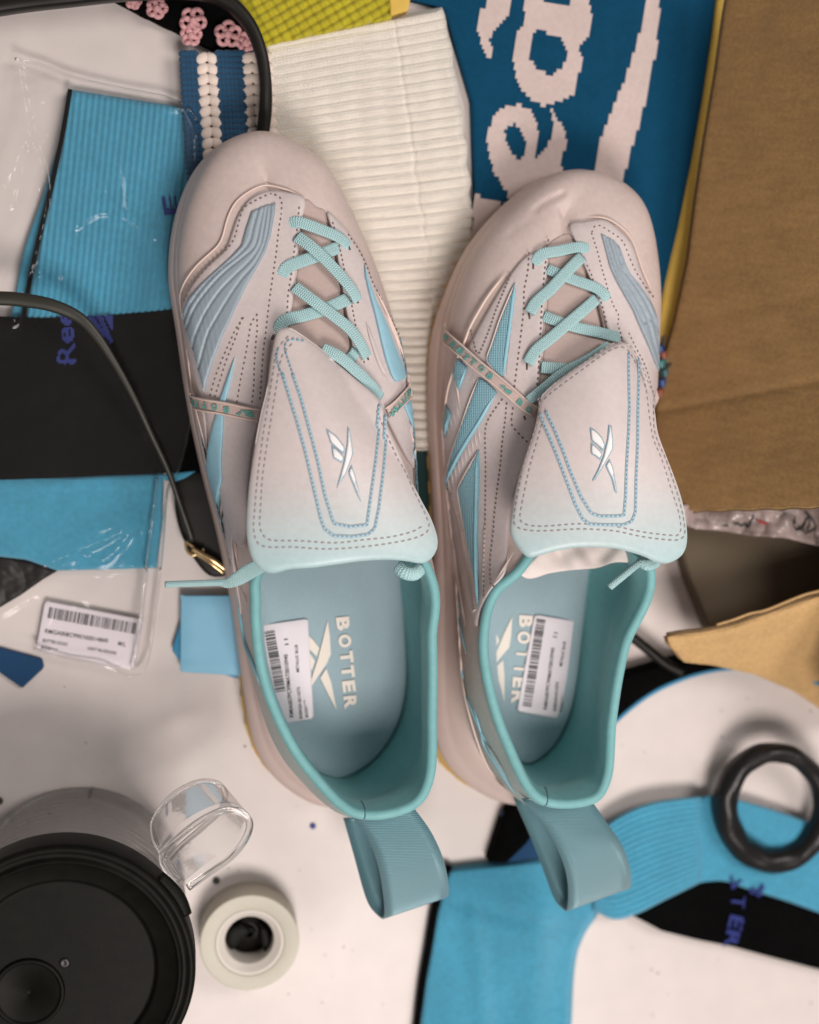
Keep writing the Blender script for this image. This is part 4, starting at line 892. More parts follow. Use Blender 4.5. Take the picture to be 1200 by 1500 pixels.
def cells(name, polys, holes, S, m, parent, cell=3.3, ang=0.0, off=.00015, aspect=1.0):
    """knitted-in figure: small square stitches filling an outline"""
    allp = np.vstack([np.array(q, float) for q in polys]); c, s = math.cos(ang), math.sin(ang)
    Rr = lambda x, y: (x*c+y*s, -x*s+y*c)
    u, v = Rr(allp[:, 0], allp[:, 1]); cu, cv = cell, cell*aspect
    gu, gv = np.meshgrid(np.arange(u.min(), u.max()+cu, cu), np.arange(v.min(), v.max()+cv, cv)); gu = gu.ravel(); gv = gv.ravel()
    x = gu*c-gv*s; y = gu*s+gv*c; k = np.zeros(len(x), bool)
    for q in polys: k |= inside(q, x, y)
    for q in holes: k &= ~inside(q, x, y)
    gu, gv = gu[k], gv[k]; V = []; 
    for du, dv in ((-.5, -.5), (.5, -.5), (.5, .5), (-.5, .5)):
        uu = gu+du*cu; vv = gv+dv*cv; V.append(np.stack([uu*c-vv*s, uu*s+vv*c], 1))
    V = np.stack(V, 1).reshape(-1, 2); p, n = S.at(V[:, 0], V[:, 1]); f = [(4*i+3, 4*i+2, 4*i+1, 4*i) for i in range(len(gu))]
    w = p+n*off
    return mesh(name, w, f, m, parent, smooth=False, uv=uvxy(w, ang), kind='stuff')
# glyph outlines filled as stitches
def glyphcells(name, body, a, b, hpx, S, m, parent, cell, bold=.02, flip=1):
    v, f = glyphs(body, bold); a = np.array(a, float); b = np.array(b, float); x0, x1 = v[:, 0].min(), v[:, 0].max(); y0, y1 = v[:, 1].min(), v[:, 1].max()
    d = (b-a); L = np.linalg.norm(d); d /= L; up = np.array([d[1], -d[0]])*flip
    q = a+np.outer((v[:, 0]-x0)/(x1-x0)*L, d)+np.outer((v[:, 1]-y0)/(y1-y0)*hpx, up)
    return cells(name, [q[list(t)] for t in f], [], S, m, parent, cell=cell, ang=math.atan2(d[1], d[0]), off=.0003)
glyphcells('knitted_lettering', 'Ree', (112,532), (106,452), 27, BT, M['navyprint'], ps, 2.6)
cells('knitted_logo', [[(140,462),(150,462),(166,500),(162,503)], [(128,463),(138,463),(160,497),(150,492)], [(152,462),(166,461),(166,485),(160,478)]], [], BT, M['navyprint'], ps, cell=2.6, off=.0003)
glyphcells('cuff_lettering', 'E', (262,314), (258,286), 20, Flat(.0085), M['navyprint'], ps, 2.6)
# clear bag over it
bgp = [(22,86),(67,97),(109,114),(180,130),(266,152),(300,220),(300,420),(290,560),(262,690),(246,716),(238,804),(228,890),(209,986),(150,974),(100,965),(50,950),(-40,935),(-40,300),(-10,180)]
creases = [([(25,88),(40,180),(66,300),(20,470)], .004), ([(22,86),(110,122),(260,160)], .003), ([(0,250),(30,220),(65,200)], .003), ([(60,830),(120,805),(203,766)], .005), ([(203,766),(214,820),(205,900),(206,980)], .004), ([(0,400),(40,330),(60,250)], .003), ([(225,760),(222,850),(200,920)], .003), ([(130,250),(190,330),(250,380)], .003), ([(110,330),(160,310),(230,350)], .003), ([(40,200),(10,260),(-20,300)], .004), ([(100,800),(150,820),(203,766)], .003), ([(0,900),(60,870),(120,880)],.002), ([(110,800),(150,775),(203,766)],.004), ([(75,820),(140,790)],.003), ([(208,770),(213,860),(205,975)],.004), ([(40,948),(100,962),(170,975)],.003), ([(15,300),(35,200),(60,150)],.003), ([(120,180),(170,240),(180,330)],.002), ([(40,410),(60,395),(85,410),(70,440)],.003)]
crc = [(cat(a, 6), h) for a, h in creases]
def bagz(x, y):
    x = np.asarray(x, float); y = np.asarray(y, float); sh = x.shape; xf, yf = x.ravel(), y.ravel()
    onsock = inside([(30,140),(100,125),(290,160),(290,830),(84,842),(-40,830),(-40,470)], xf, yf)
    base = np.where(onsock, .0125, .0062)+.0005*fnoise(xf/26., yf/30., 11)+.0003*(1-np.minimum(1, np.abs(fnoise(xf/14., yf/17., 12))*1.6))
    for c_, h_ in crc: base = base+h_*.75*np.exp(-dist(c_, xf, yf, False)/3.6)
    return base.reshape(sh)
bg = slab('plastic_bag', bgp, Flat(bagz), .0002, 4, M['bag'], None, g=4.5, round_poly=False, base=P(120, 500, .0), cat_='plastic bag', label='clear crinkled plastic bag around the folded blue and black sock')
bo = resample(cat(bgp[:-3], 3), step=7); bo = bo[(bo[:, 0] > -30)]; bz_ = bagz(bo[:, 0], bo[:, 1])
tube('bag_hem', P(bo[:, 0], bo[:, 1], bz_), .00055, M['glass'], bg, ns=8, n=len(bo)*2)
bs_ = resample(cat([(240,700),(231,780),(222,850),(214,920),(203,980)], 6), step=6); tube('heat_seal', P(bs_[:, 0]-9, bs_[:, 1], bagz(bs_[:, 0]-9, bs_[:, 1])+.0004), .0005+.0004*np.abs(np.sin(np.arange(2*len(bs_))*1.3)), M['glass'], bg, ns=8, n=2*len(bs_))
BG = Flat(lambda x, y: .0035+0*np.asarray(x, float))
sticker('white barcode sticker on the clear sock bag, light blue sock details printed on it', rr_([(66,880),(211,908),(196,982),(53,951)]), BG, .0035,
 [('RMGA008C99KNI0014849', (66,927), (158,942), 6.5), ('M/L', (173,945), (184,947), 6), ('BOTTER SOCKS', (63,940), (99,946), 4.8), ('BGGP * *', (60.5,950), (84,954), 4.6), ('LIGHT BLUE/DARK', (128,951), (171,959), 4.6)],
 barset((73,889),(203,913),(-3,16),3), (130, 930))
# ---------------------------------------------------------------- black straps
def strapz(name, pts, w, t, m, label, cat_, **k):
    p = P([q[0] for q in pts], [q[1] for q in pts], [q[2] for q in pts]); c = cat(p, 8); t_ = np.gradient(c, axis=0); t_ /= np.linalg.norm(t_, axis=1, keepdims=True)
    s = np.cross(np.array([0, 0, 1.]), t_); s /= np.linalg.norm(s, axis=1, keepdims=True); u = np.cross(t_, s); ww = cat(np.array([[q[3] if len(q) > 3 else w]*2 for q in pts]), 8)[:, 0]
    return sweep(name, c, s, u, ww*.5, t*.5, m, None, 12, 4, base=p.mean(0), label=label, cat_=cat_, **k)
strapz('leather_band', [(-40,15,.02),(30,4,.02),(100,-4,.021),(200,-14,.022),(290,-14,.022),(335,4,.022,.0062),(365,36,.021,.0058),(382,76,.02,.0055),(389,120,.018,.0055),(389,160,.015,.006),(384,200,.012,.006),(375,240,.008,.006)], .008, .010, M['black'], 'black leather band looping over the striped knit cuff at the top left', 'band')
sg = thing('strap_with_clasp', 'thin black strap with gold clasp curving over the black sock beside the left sneaker', 'strap', 150, 560, .01)
def strapin(name, pts, w, t, m, root):
    p = P([q[0] for q in pts], [q[1] for q in pts], [q[2] for q in pts]); c = cat(p, 8); t_ = np.gradient(c, axis=0); t_ /= np.linalg.norm(t_, axis=1, keepdims=True)
    s = np.cross(np.array([0, 0, 1.]), t_); s /= np.linalg.norm(s, axis=1, keepdims=True); u = np.cross(t_, s); ww = cat(np.array([[q[3] if len(q) > 3 else w]*2 for q in pts]), 8)[:, 0]
    return sweep(name, c, s, u, ww*.5, t*.5, m, root, 12, 3)
M['olive'] = mat('olive_black_leather', (.020, .019, .012), .45, bump=.08)
strapin('strap', [(-30,437,.03,.0062),(0,437,.03,.0062),(30,439,.03,.0062),(75,447,.03,.0058),(114,464,.029,.0052),(140,490,.028,.0045),(168,532,.026,.0036),(198,586,.024,.0031),(222,637,.021,.0028),(246,688,.018,.0026),(264,739,.015,.0026),(282,792,.012,.0028)], .005, .004, M['olive'], sg)
slab('oval_lens', [(262,695),(300,690),(330,720),(345,800),(335,838),(322,845),(305,842),(288,824),(272,797),(260,765),(256,730)], Flat(.006), .002, 6, M['blackgloss2'] if 'blackgloss2' in M else M['black'], sg, g=10, skirt=.01)
tube('clasp_bar', P([282,296,312,330],[804,812,821,834],[.014,.014,.014,.013]), .0013, M['gold'], sg, ns=12)
tube('clasp_bar', P([284,298,312,328],[810,818,828,840],[.013,.013,.013,.012]), .0007, M['gold'], sg, ns=10)
tube('clasp_ring', P([272,274,281,287,284,276],[794,806,813,812,802,796],[.013]*6), .0007, M['gold'], sg, ns=8, closed=True)
tube('screw', P([297,298],[805,806],[.011,.0125]), .0008, M['gold'], sg, ns=10)
# ---------------------------------------------------------------- cards, felt, scraps
cd1 = slab('card_sample', [(265,872),(356,872),(356,990),(264,984)], Flat(.006), .0009, 1.5, M['bluecard'], None, g=20, round_poly=False, skirt=.001, base=P(310, 930, .005), cat_='card', label='light blue square card on top, left of the left sneaker heel')
cd2 = slab('card_sample', [(263,915),(300,874),(350,872),(352,995),(300,980),(262,967),(252,952)], Flat(.0035), .0008, 1.5, M['bluecard2'], None, g=20, round_poly=False, skirt=.001, base=P(300, 930, .003), cat_='card', label='darker blue card peeking out beneath the light blue card')
slab('felt_scrap', [(-30,944),(0,948),(62,965),(65,978),(50,992),(33,1008),(0,985),(-30,970)], Flat(.0015), .0012, 3, M['navy'], None, g=8, round_poly=False, skirt=.004, base=P(20, 975, 0), cat_='felt scrap', label='navy felt scrap at the left edge below the barcode sticker')
slab('cloth_scrap', [(-30,810),(0,815),(41,822),(85,836),(63,849),(32,871),(0,890),(-30,900)], Flat(lambda x, y: .003+.0008*fnoise(x/8., y/8., 4)), .002, 4, M['black'], None, g=4, round_poly=False, skirt=.006, base=P(20, 850, 0), cat_='cloth scrap', label='crumpled black cloth scrap in the bag beneath the blue sock foot')
slab('gap_shade_strip', [(590,560),(680,560),(665,760),(660,960),(600,960),(600,700)], Flat(.001), .0015, 3, M['green'], None, g=14, round_poly=False, skirt=.004, base=P(630, 700, 0), cat_='shade strip', label='dark green felt strip in the gap between the two sneakers')  # dark strip laid in as the shadow between the shoes
# small things on the table
def dot(x, y, r, m, name, label, h=.6):
    n = 14; k = np.arange(n)/n*6.283; rw = [P(x+r*a*np.cos(k), y+r*a*np.sin(k), z*r*.00033*h) for a, z in ((1, 0), (1, .5), (.8, 1), (.3, 1.2))]
    v = np.vstack(rw); f = [q[::-1] for q in gridf(4, n, True)]+[tuple(3*n+i for i in range(n))[::-1]]
    mesh(name, v, f, m, None, base=P(x, y, 0), label=label, cat_='bead' if name == 'bead' else 'speck')
dot(458.5, 1210, 4.6, M['dotb'], 'bead', 'tiny dark blue bead on the table below the left sneaker heel')
dot(317, 1290, 5.5, M['grit'], 'bead', 'tiny black bead on the table just above the tape roll')
dot(-1, 1173, 6, M['grit'], 'bead', 'black speck cut by the left edge above the jar')
gv, gf = [], []
rg = np.random.default_rng(3)
for i in range(110):
    x, y = (rg.uniform(0, 640), rg.uniform(1000, 1490)) if i < 65 else (rg.uniform(900, 1200), rg.uniform(1000, 1490)); r = rg.choice([.7, .9, 1.2, 1.6]); n0 = len(gv); k = np.arange(5)/5*6.28+rg.uniform(0, 6)
    gv += list(P(x+r*np.cos(k)*rg.uniform(.6, 1.4), y+r*np.sin(k), .0001))+[P(x, y, .0003)]; gf += [(n0+j, n0+5, n0+(j+1) % 5) for j in range(5)]
mesh('crumbs', gv, gf, M['grit'], None, smooth=False, kind='stuff', label='specks of grit scattered over the table')
tube('thread_end', P([131,133,134],[1169,1162,1157],[.0008]*3), .0006, M['grit'], None, label='short dark splinter lying on the table above the jar', cat_='splinter', base=P(132, 1163, 0))
# ---------------------------------------------------------------- tape roll
tr = thing('tape_roll', 'roll of white translucent tape standing flat beside the black jar lid', 'tape roll', 366, 1375)
tcn = P(366, 1381, .018)[:2]; mp = (D-.018)/F
def lathe(name, c, prof, m, root, n=72, sx=1.0, sy=1.0, closed=False):
    k = np.arange(n)/n*2*math.pi; rows = [np.stack([c[0]+np.cos(k)*r*sx, c[1]+np.sin(k)*r*sy, np.full(n, z)], 1) for r, z in prof]
    f = gridf(len(prof), n, True, closed_r=closed)
    return mesh(name, np.vstack(rows), f, m, root)
ro = 75*mp
lathe('tape_winding', tcn, [(ro-.0008, .0), (ro, .0006), (ro, .0174), (ro-.0001, .0178), (ro-.0003, .018), (ro-.0006, .018), (53.5*mp, .0181), (52.5*mp, .0180), (52*mp, .0176), (52*mp, .0004)], M['tape'], tr)
lathe('core_ring', tcn, [(52*mp, .0), (52*mp, .0176), (50*mp, .0180), (46*mp, .0174), (40*mp, .0150), (38*mp, .0148), (37*mp, .0142), (37*mp, .0)], M['tapecore'], tr)
co = thing('spool_hub', 'black plastic hub with a centre hole inside the tape roll', 'hub', 363, 1379)
lathe('hub_disc', tcn, [(.0006, .004), (.0035, .004), (.004, .005), (.0045, .004), (35*mp, .0035), (36*mp, .001), (36*mp, 0)], M['black'], co)
lathe('hub_boss', tcn, [(.0014, .003), (.0016, .007), (.003, .0074), (.0034, .0066), (.0036, .004)], M['blacklid'], co, n=40)
slab('hub_fin', [(335,1360),(352,1352),(368,1362),(352,1380),(340,1392),(330,1380)], Flat(.008), .0015, 2, M['blacklid'], co, g=10, round_poly=False, skirt=.005)
slab('hub_fin', [(380,1352),(392,1362),(398,1385),(390,1400),(382,1380)], Flat(.008), .0015, 2, M['blacklid'], co, g=10, round_poly=False, skirt=.005)
slab('hub_fin', [(334,1405),(352,1408),(370,1416),(355,1418),(340,1412)], Flat(.009), .0008, 1.5, M['tapecore'], co, g=10, round_poly=False, skirt=.002)
# ---------------------------------------------------------------- jar with black lid and clear handle
jr = thing('plastic_jar', 'clear plastic jug with big black lid and clear handle, bottom left corner', 'jug', 100, 1330)
jz = .105; jm = (D-jz)/F; jc = P(88, 1430, jz)[:2]
lathe('lid', jc, [(199*jm, jz-.018), (200*jm, jz-.016), (200*jm, jz-.003), (198.5*jm, jz-.0012), (195*jm, jz-.0005), (190*jm, jz-.0005), (189*jm, jz-.0008), (182*jm, jz-.0012), (180*jm, jz-.0009), (177*jm, jz+.0006), (175*jm, jz+.0006), (172*jm, jz-.0009), (170*jm, jz-.0014), (146*jm, jz-.0030), (142*jm, jz-.0034), (141*jm, jz-.0046), (139*jm, jz-.0050), (136*jm, jz-.0050), (.0001, jz-.0052)], M['blacklid'], jr, n=128)
bc = P(40, 1462, jz)[:2]
lathe('lid_hub', bc, [(54*jm, jz-.0056), (53*jm, jz-.0042), (52*jm, jz-.0038), (49*jm, jz-.0037), (47*jm, jz-.0040), (46*jm, jz-.0046), (45*jm, jz-.0047), (4*jm, jz-.0047), (3.4*jm, jz-.0049), (3*jm, jz-.0070), (.0001, jz-.0070)], M['blacklid'], jr, n=64)
lathe('lid_button', P(93, 1418, jz)[:2], [(8*jm, jz-.0062), (8*jm, jz-.005), (6*jm, jz-.0044), (2*jm, jz-.005), (.0001, jz-.005)], M['blackgloss'], jr, n=32)
prof = [(.046, .0), (.0485, .002), (.0495, .006)]+[(.0497+.0022*(z/.09)+.00025*math.sin(z*900), z) for z in np.linspace(.008, .088, 48)]
lathe('clear_body', jc, prof, M['pet'], jr, n=128)
ribbon('spout_tab', [(232,1286),(248,1300),(262,1318),(270,1340)], Flat(jz-.006), 24, .005, M['blacklid'], jr, ns=12)
A_ = [(240,1255,.062),(226,1228,.06),(226,1200,.059),(252,1166,.058),(288,1146,.057),(316,1147,.056),(330,1162,.056),(322,1188,.058),(296,1212,.060),(266,1238,.062),(246,1262,.064)]
B_ = [(262,1292,.087),(246,1276,.086),(238,1252,.084),(262,1226,.082),(300,1198,.080),(338,1185,.078),(364,1200,.077),(362,1224,.078),(340,1254,.080),(304,1280,.084),(276,1300,.088)]
a = cat([P(*q) for q in A_], 6); b = cat([P(*q) for q in B_], 6)
hd = loft('clear_handle', [a*(1-t)+b*t for t in np.linspace(0, 1, 7)], .0030, M['acryl'], jr)
tube('handle_rim', a, .0013, M['glass'], hd, n=90); tube('handle_rim', b, .0016, M['glass'], hd, n=90)
# ---------------------------------------------------------------- top: knits
wz = lambda z, s, e: None
# striped cuff stitched from rows of knit loops + cream rib = one garment
kg = thing('knit_garment', 'cream rib knit garment with blue and white striped cuff behind the shoe toes', 'knitwear', 480, 250)
lc = [(385,62),(384,110),(384,160),(386,220),(392,300),(410,380),(450,460),(500,560),(520,660)]; rc = [(648,10),(659,55),(671,130),(682,205),(690,283),(697,350),(694,440),(690,520),(680,660)]
rc = [(x+2.2*math.sin(i*1.9)+1.2*math.sin(i*4.3), y) for i, (x, y) in enumerate(resample(cat(rc, 6), n=46))]
def crz(px, py, U, V):
    L = V*650; ph = L/14.0-2.0*sm((V-.25)/.5)+.14*np.sin(U*5)+.10*fnoise(px/60., py/60., 9); k = np.round(ph); dp = (.35+.65*sm((V-.12)/.35))*(.9+.15*np.sin(k*2.3))
    rib = 1-np.exp(-(np.abs(ph-k)/.20)**1.4)
    seam = np.exp(-((U-(.72+.05*V))/.012)**2)
    st = .5+.5*np.sin(U*300/6.4*2*math.pi)*np.sin(L/4.7*2*math.pi+np.abs(((U*300/6.4) % 1)-.5)*2.2)
    e = np.clip(1-np.minimum(np.minimum(U, 1-U)/.04, V/.012), 0, 1)
    return .0075+.0013*rib*dp+.00075*st*rib-.0007*seam-.004*e**2+.0007*fnoise(px/70., py/70., 4)
sheet('cream_rib', lc, rc, 400, 560, crz, M['cream'], kg)
# striped cuff as individual knit loops
base_c = slab('cuff_backing', [(268,95),(300,78),(385,68),(390,150),(385,260),(282,260),(272,200)], Flat(.0055), .002, 4, M['wblue'], kg, g=10, round_poly=False, skirt=.01)
def loops(name, cols, m, pit=15.6, hw=9.4, tk=1.0):
    V = []; Fs = []
    for cx_fn, tilt, ph in cols:
        for r_ in range(-1, int(200/pit)):
            y = 70+r_*pit+ph
            if y > 262 or y < 72: continue
            x = cx_fn(y)
            a = np.array([x-hw, y-tilt*hw*.57]); b = np.array([x+hw, y+tilt*hw*.57]); pa, pb = P(*a, .0095), P(*b, .0095); mid = (pa+pb)/2+np.array([0, 0, .0006]); k = len(V)
            t = pb-pa; t /= np.linalg.norm(t); s = np.cross([0, 0, 1.], t)
            for f_, rr__ in ((-1, .35), (-.7, .8), (0, 1.0), (.7, .8), (1, .35)):
                cc = mid+(pb-pa)*.5*f_-np.array([0, 0, .0009*f_*f_])
                for q in range(8):
                    an = q/8*6.283; V.append(cc+s*math.cos(an)*.00245*tk*rr__+np.array([0, 0, math.sin(an)*.0013*tk*rr__]))
            for i in range(4):
                for q in range(8): Fs.append((k+i*8+q, k+(i+1)*8+q, k+(i+1)*8+(q+1) % 8, k+i*8+(q+1) % 8))
    mesh(name, V, Fs, m, kg, kind='stuff')
dr = lambda y: (y-70)*.065
def col(x0): return lambda y: x0+dr(y)+ (0)
colsB = [(col(x), (1 if i % 2 else -1), 0) for i, x in enumerate((267,273,279,285))]+[(col(x), (1 if i % 2 else -1), 0) for i, x in enumerate((318,324,330,336,342,348,354))]
colsW = [(col(x), (1 if i % 2 else -1), 0) for i, x in enumerate((295,309))]+[(col(x), (1 if i % 2 else -1), 0) for i, x in enumerate((361,374,388))]
loops('blue_stripe', colsB, M['wblue'], 8.3, 5.2, .58); loops('white_stripe', colsW, M['wwhite'])
# lime knit
def ly(px, py, U, V):
    q = (px*.50+py*.87)/13.; return .011+.0022*np.abs(np.sin(q*math.pi))**.6+.0006*np.sin((px*.87-py*.5)/4.6*2)+.0006*fnoise(px/30., py/30., 2)
lk = thing('lime_knit', 'lime green cable knit folded behind the cream knit at the top edge', 'knitwear', 470, 20)
sheet('knit_body', [(335,-30),(350,5),(372,40),(386,66)], [(600,-30),(590,0),(580,14),(575,24)], 160, 60, lambda a, b, u, v: ly(a, b, u, v), M['lime'], lk)
# black floral crochet
bf = thing('floral_crochet', 'black crochet with pink flowers under the band at the top left', 'crochet', 290, 30)
slab('black_ground', [(150,-30),(165,0),(210,24),(260,48),(312,74),(335,72),(385,60),(388,20),(350,-30)], Flat(lambda x, y: .004+.0006*fnoise(x/6., y/6., 3)), .0025, 4, M['blackknit'], bf, g=5, round_poly=False, skirt=.008)
for fx, fy, fr in ((230,12,13),(283,30,17),(280,52,13),(334,50,17),(360,62,12),(196,2,9)):
    fl = []
    for k in range(5):
        an = k*1.257+fx; x = fx+math.cos(an)*fr*.62; y = fy+math.sin(an)*fr*.62
        tube('petal', P([x+math.cos(t)*fr*.42 for t in np.arange(8)*.785], [y+math.sin(t)*fr*.42 for t in np.arange(8)*.785], [.0085+.0010*math.sin(t*2+k) for t in range(8)]), .0011, M['pink'], bf, ns=8, closed=True)
    tube('flower_centre', P([fx-2, fx, fx+2], [fy, fy+1, fy], [.009, .0098, .009]), .0016, M['pink'], bf, ns=8)
# blue jacquard scarf
scf = thing('jacquard_scarf', 'blue knitted scarf with large white letters at the top right of the photo', 'scarf', 830, 150)
sz = lambda x, y: .0045+.0005*fnoise(np.asarray(x)/60., np.asarray(y)/60., 6)
scp = [(580,-30),(600,0),(650,12),(690,150),(695,300),(697,470),(960,520),(966,450),(975,412),(994,330),(1012,240),(1029,142),(1042,56),(1052,-30)]
slab('scarf_body', scp, Flat(sz), .002, 5, M['scarf'], scf, g=9, round_poly=False, skirt=.006, ang=.2)
SF = Flat(lambda x, y: sz(x, y)+.0020)
e_poly = [(748,153),(735,160),(722,172),(716,190),(713,210),(718,235),(725,255),(735,270),(742,282),(746,292),(738,300),(715,292),(694,284),(688,420),(760,420),(830,270),(822,240),(830,206),(825,188),(815,172),(806,158),(810,176),(808,202),(795,222),(781,236),(788,203),(787,185),(778,163),(762,154)]
e_hole = [(740,190),(752,182),(762,188),(770,205),(768,232),(758,232),(745,218),(740,205)]
a_poly = [(769,-20),(767,34),(757,49),(753,70),(752,90),(757,120),(772,142),(797,156),(817,150),(840,139),(846,116),(853,90),(848,67),(862,52),(867,26),(859,-20)]
a_h = [[(787,43),(806,51),(821,56),(831,79),(825,97),(806,112),(787,101),(774,82),(780,52)], [(795,-20),(838,-20),(836,12),(806,4),(795,2)]]
acc = [(720,-20),(712,8),(703,17),(699,28),(698,37),(703,57),(710,80),(718,88),(723,80),(717,57),(728,40),(740,30),(747,17),(748,-20)]
stp = [(948,-20),(937,49),(915,116),(892,172),(876,214),(868,265),(912,270),(922,225),(941,169),(949,124),(962,71),(968,-20)]
cells('knitted_letters', [e_poly, a_poly, acc, stp], [e_hole]+a_h, SF, M['scarfw'], scf, cell=3.9, ang=R(9), aspect=1.5, off=.0003)
ye = [(1052,-30),(1042,56),(1029,142),(1012,240),(994,330),(975,412),(964,470),(955,540),(975,548),(984,500),(990,469),(997,412),(1009,367),(1016,292),(1027,210),(1050,105),(1063,19),(1072,-30)]
yc = thing('yellow_cloth', 'yellow cloth strip between the blue scarf and the cardboard', 'cloth', 1000, 400)
slab('cloth_body', ye, Flat(.006), .002, 4, M['yellow'], yc, g=8, round_poly=False, skirt=.008)
y2 = thing('yellow_cloth', 'small yellow cloth corner at the top edge between lime knit and blue scarf', 'cloth', 585, 5)
slab('cloth_body', [(568,-30),(572,24),(598,16),(606,-30)], Flat(.013), .001, 2, M['yellow'], y2, g=8, round_poly=False, skirt=.012)
# keyring-like charm beside the box
ch = thing('beaded_charm', 'multicoloured beaded charm poking out between right sneaker and cardboard', 'charm', 975, 535)
cb = [lin((30,60,110)), lin((125,62,45)), lin((50,110,110)), lin((30,80,90))]
for i, (x, y, r_) in enumerate(((967,510,5),(972,520,5),(968,532,6),(974,545,6),(970,560,6),(967,575,5),(978,530,4))):
    tube('bead', P([x-1, x+1], [y-5, y+5], [.016, .015]), r_*.0004, mat('bead_%d' % i, cb[i % 4], .4), ch, ns=10)
tube('cord', P([986,989,990,984,976,966],[510,530,556,575,583,588],[.014]*6), .0012, M['piping'], ch)
tube('pin', P([972,972,973],[492,500,506],[.018]*3), .0009, M['grit'], ch); tube('pin', P([976,984,990],[538,533,530],[.018]*3), .0009, M['grit'], ch)
# ---------------------------------------------------------------- cardboard box
bx = thing('cardboard_box', 'open brown cardboard box with torn flaps along the right edge', 'box', 1120, 600)
def bz(x, y): x = np.asarray(x, float); y = np.asarray(y, float); return .012+.052*np.clip((x-960)/240., -.3, 1.5)+.012*sm((y-540)/200.)-.0014*np.exp(-(((y-(605-(x-960)*.19)))/7.)**2)-.0006*np.exp(-(((y-(478-(x-960)*.2)))/6.)**2)
tb = [(x, 748-(x-960)*.03+1.2*math.sin(x*.9)+.9*math.sin(x*.37+1)) for x in range(960, 1236, 6)]
upc = [(1071,-30),(1062,19),(1050,105),(1034,200),(1020,292),(1009,380),(990,469),(972,530),(962,600),(958,700)]+tb+[(1235,-30)]
def corr(x, y, d): return .00012*np.sin((y+x*.2)/4.3*6.283)*0+.00025*np.sin((y+x*.2)/46.*6.283)**8*-1
fu1 = slab('box_panel', upc, Flat(bz), .0016, 2.0, M['card'], bx, g=6, round_poly=False, h=corr, skirt=.0045)
EDG = Flat(lambda x, y: bz(x, y)-.0018)
for k, off in enumerate((0, 2.4)):
    pp = [(x, y+off+1.0) for x, y in tb]; ribbon('torn_edge', pp, EDG, 2.6, .0015, M['carddark'] if k else M['cardlight'], bx, ns=6, step=5, smooth_path=False)
# lower flap
tl_ = [(978,935),(1000,931),(1030,928),(1050,924),(1080,917),(1098,910),(1120,903),(1150,892),(1180,882),(1200,876),(1235,866)]
def lz(x, y): x = np.asarray(x, float); y = np.asarray(y, float); return .050-.030*np.clip((y-(935-(x-978)*.28))/90., 0, 1.5)
lowf = [(x, y+1.0*math.sin(x*.7)) for x, y in tl_]+[(1235,1060),(1160,1010),(1100,985),(1040,972),(1000,968),(990,955),(980,945)]
slab('box_flap', lowf, Flat(lz), .0016, 2.0, M['cardlight'], bx, g=7, round_poly=False, skirt=.006)
e2 = Flat(.0515)
ribbon('torn_edge', [(x-1, y-5) for x, y in tl_], Flat(.047), 8, .002, M['carddark'], bx, ns=8, step=6)
ribbon('torn_edge', [(x, y-10+1.5*math.sin(x)) for x, y in tl_[3:]], Flat(.05), 4, .0015, M['cardlight'], bx, ns=8, step=6)
ribbon('torn_edge', [(x, y-1.5) for x, y in tl_], Flat(.0505), 2.0, .001, M['cardlight'], bx, ns=8, step=6)
# dark slab inside the box, its colour standing for shade under the flaps
slab('box_inside_shade', [(1000,740),(1235,730),(1235,900),(1120,905),(1040,925),(1010,850),(990,780)], Flat(.012), .002, 4, M['boxshade'], bx, g=14, round_poly=False, skirt=.02)
# unseen wall added beyond the frame to block light from the box
wv = np.vstack([P([1232, 1236, 1236, 1232], [640, 640, 1060, 1060], [.0]*4), P([1232, 1236, 1236, 1232], [640, 640, 1060, 1060], [.06]*4)])
mesh('box_light_block', wv, [(0, 1, 5, 4), (1, 2, 6, 5), (2, 3, 7, 6), (3, 0, 4, 7), (4, 5, 6, 7)], M['card'], bx, smooth=False)
# printed plastic pack inside
pk = thing('printed_wrapper', 'crinkled wrapper with black script lettering sticking out from under the cardboard', 'wrapper', 1110, 770, .03)
kz = lambda x, y: .034+.004*np.sin(np.asarray(x)/25.)+.0025*fnoise(np.asarray(x)/9., np.asarray(y)/9., 12)
M['wrap'] = mat('wrapper_film', (.34, .27, .25), .25, noise=.25, nscale=120, bump=.5, bscale=150)
slab('wrapper_body', [(1000,740),(1235,728),(1235,800),(1200,800),(1150,788),(1100,785),(1060,778),(1020,775),(1003,770)], Flat(kz), .001, 3, M['wrap'], pk, g=4, round_poly=False, skirt=.004)
KS = Flat(lambda x, y: kz(x, y)+.0012); c5 = lambda pts: crop(960,720,5,pts)
for q in (c5([(990,170),(1040,180),(1010,220),(1000,260),(1050,290),(1090,250),(1100,180),(1130,200),(1120,260),(1090,300),(1150,290),(1190,240)]), c5([(1050,130),(1110,160),(1160,220),(1180,270),(1150,330),(1200,360)]), c5([(560,200),(590,260),(600,210),(630,270),(650,210),(680,280),(710,200),(730,150)]), c5([(480,230),(500,270),(520,230),(550,280)])):
    line('script_stroke', q, KS, .0006, M['ink'], pk, off=.0002)
for q in (c5([(735,200),(780,230),(830,240)]),): line('script_stroke', q, KS, .0018, M['red'], pk, off=.0002)
text('script_lettering', 'Precious for', c5([(905,140)])[0], c5([(1190,400)])[0], 6, KS, M['ink'], pk, bold=.02)
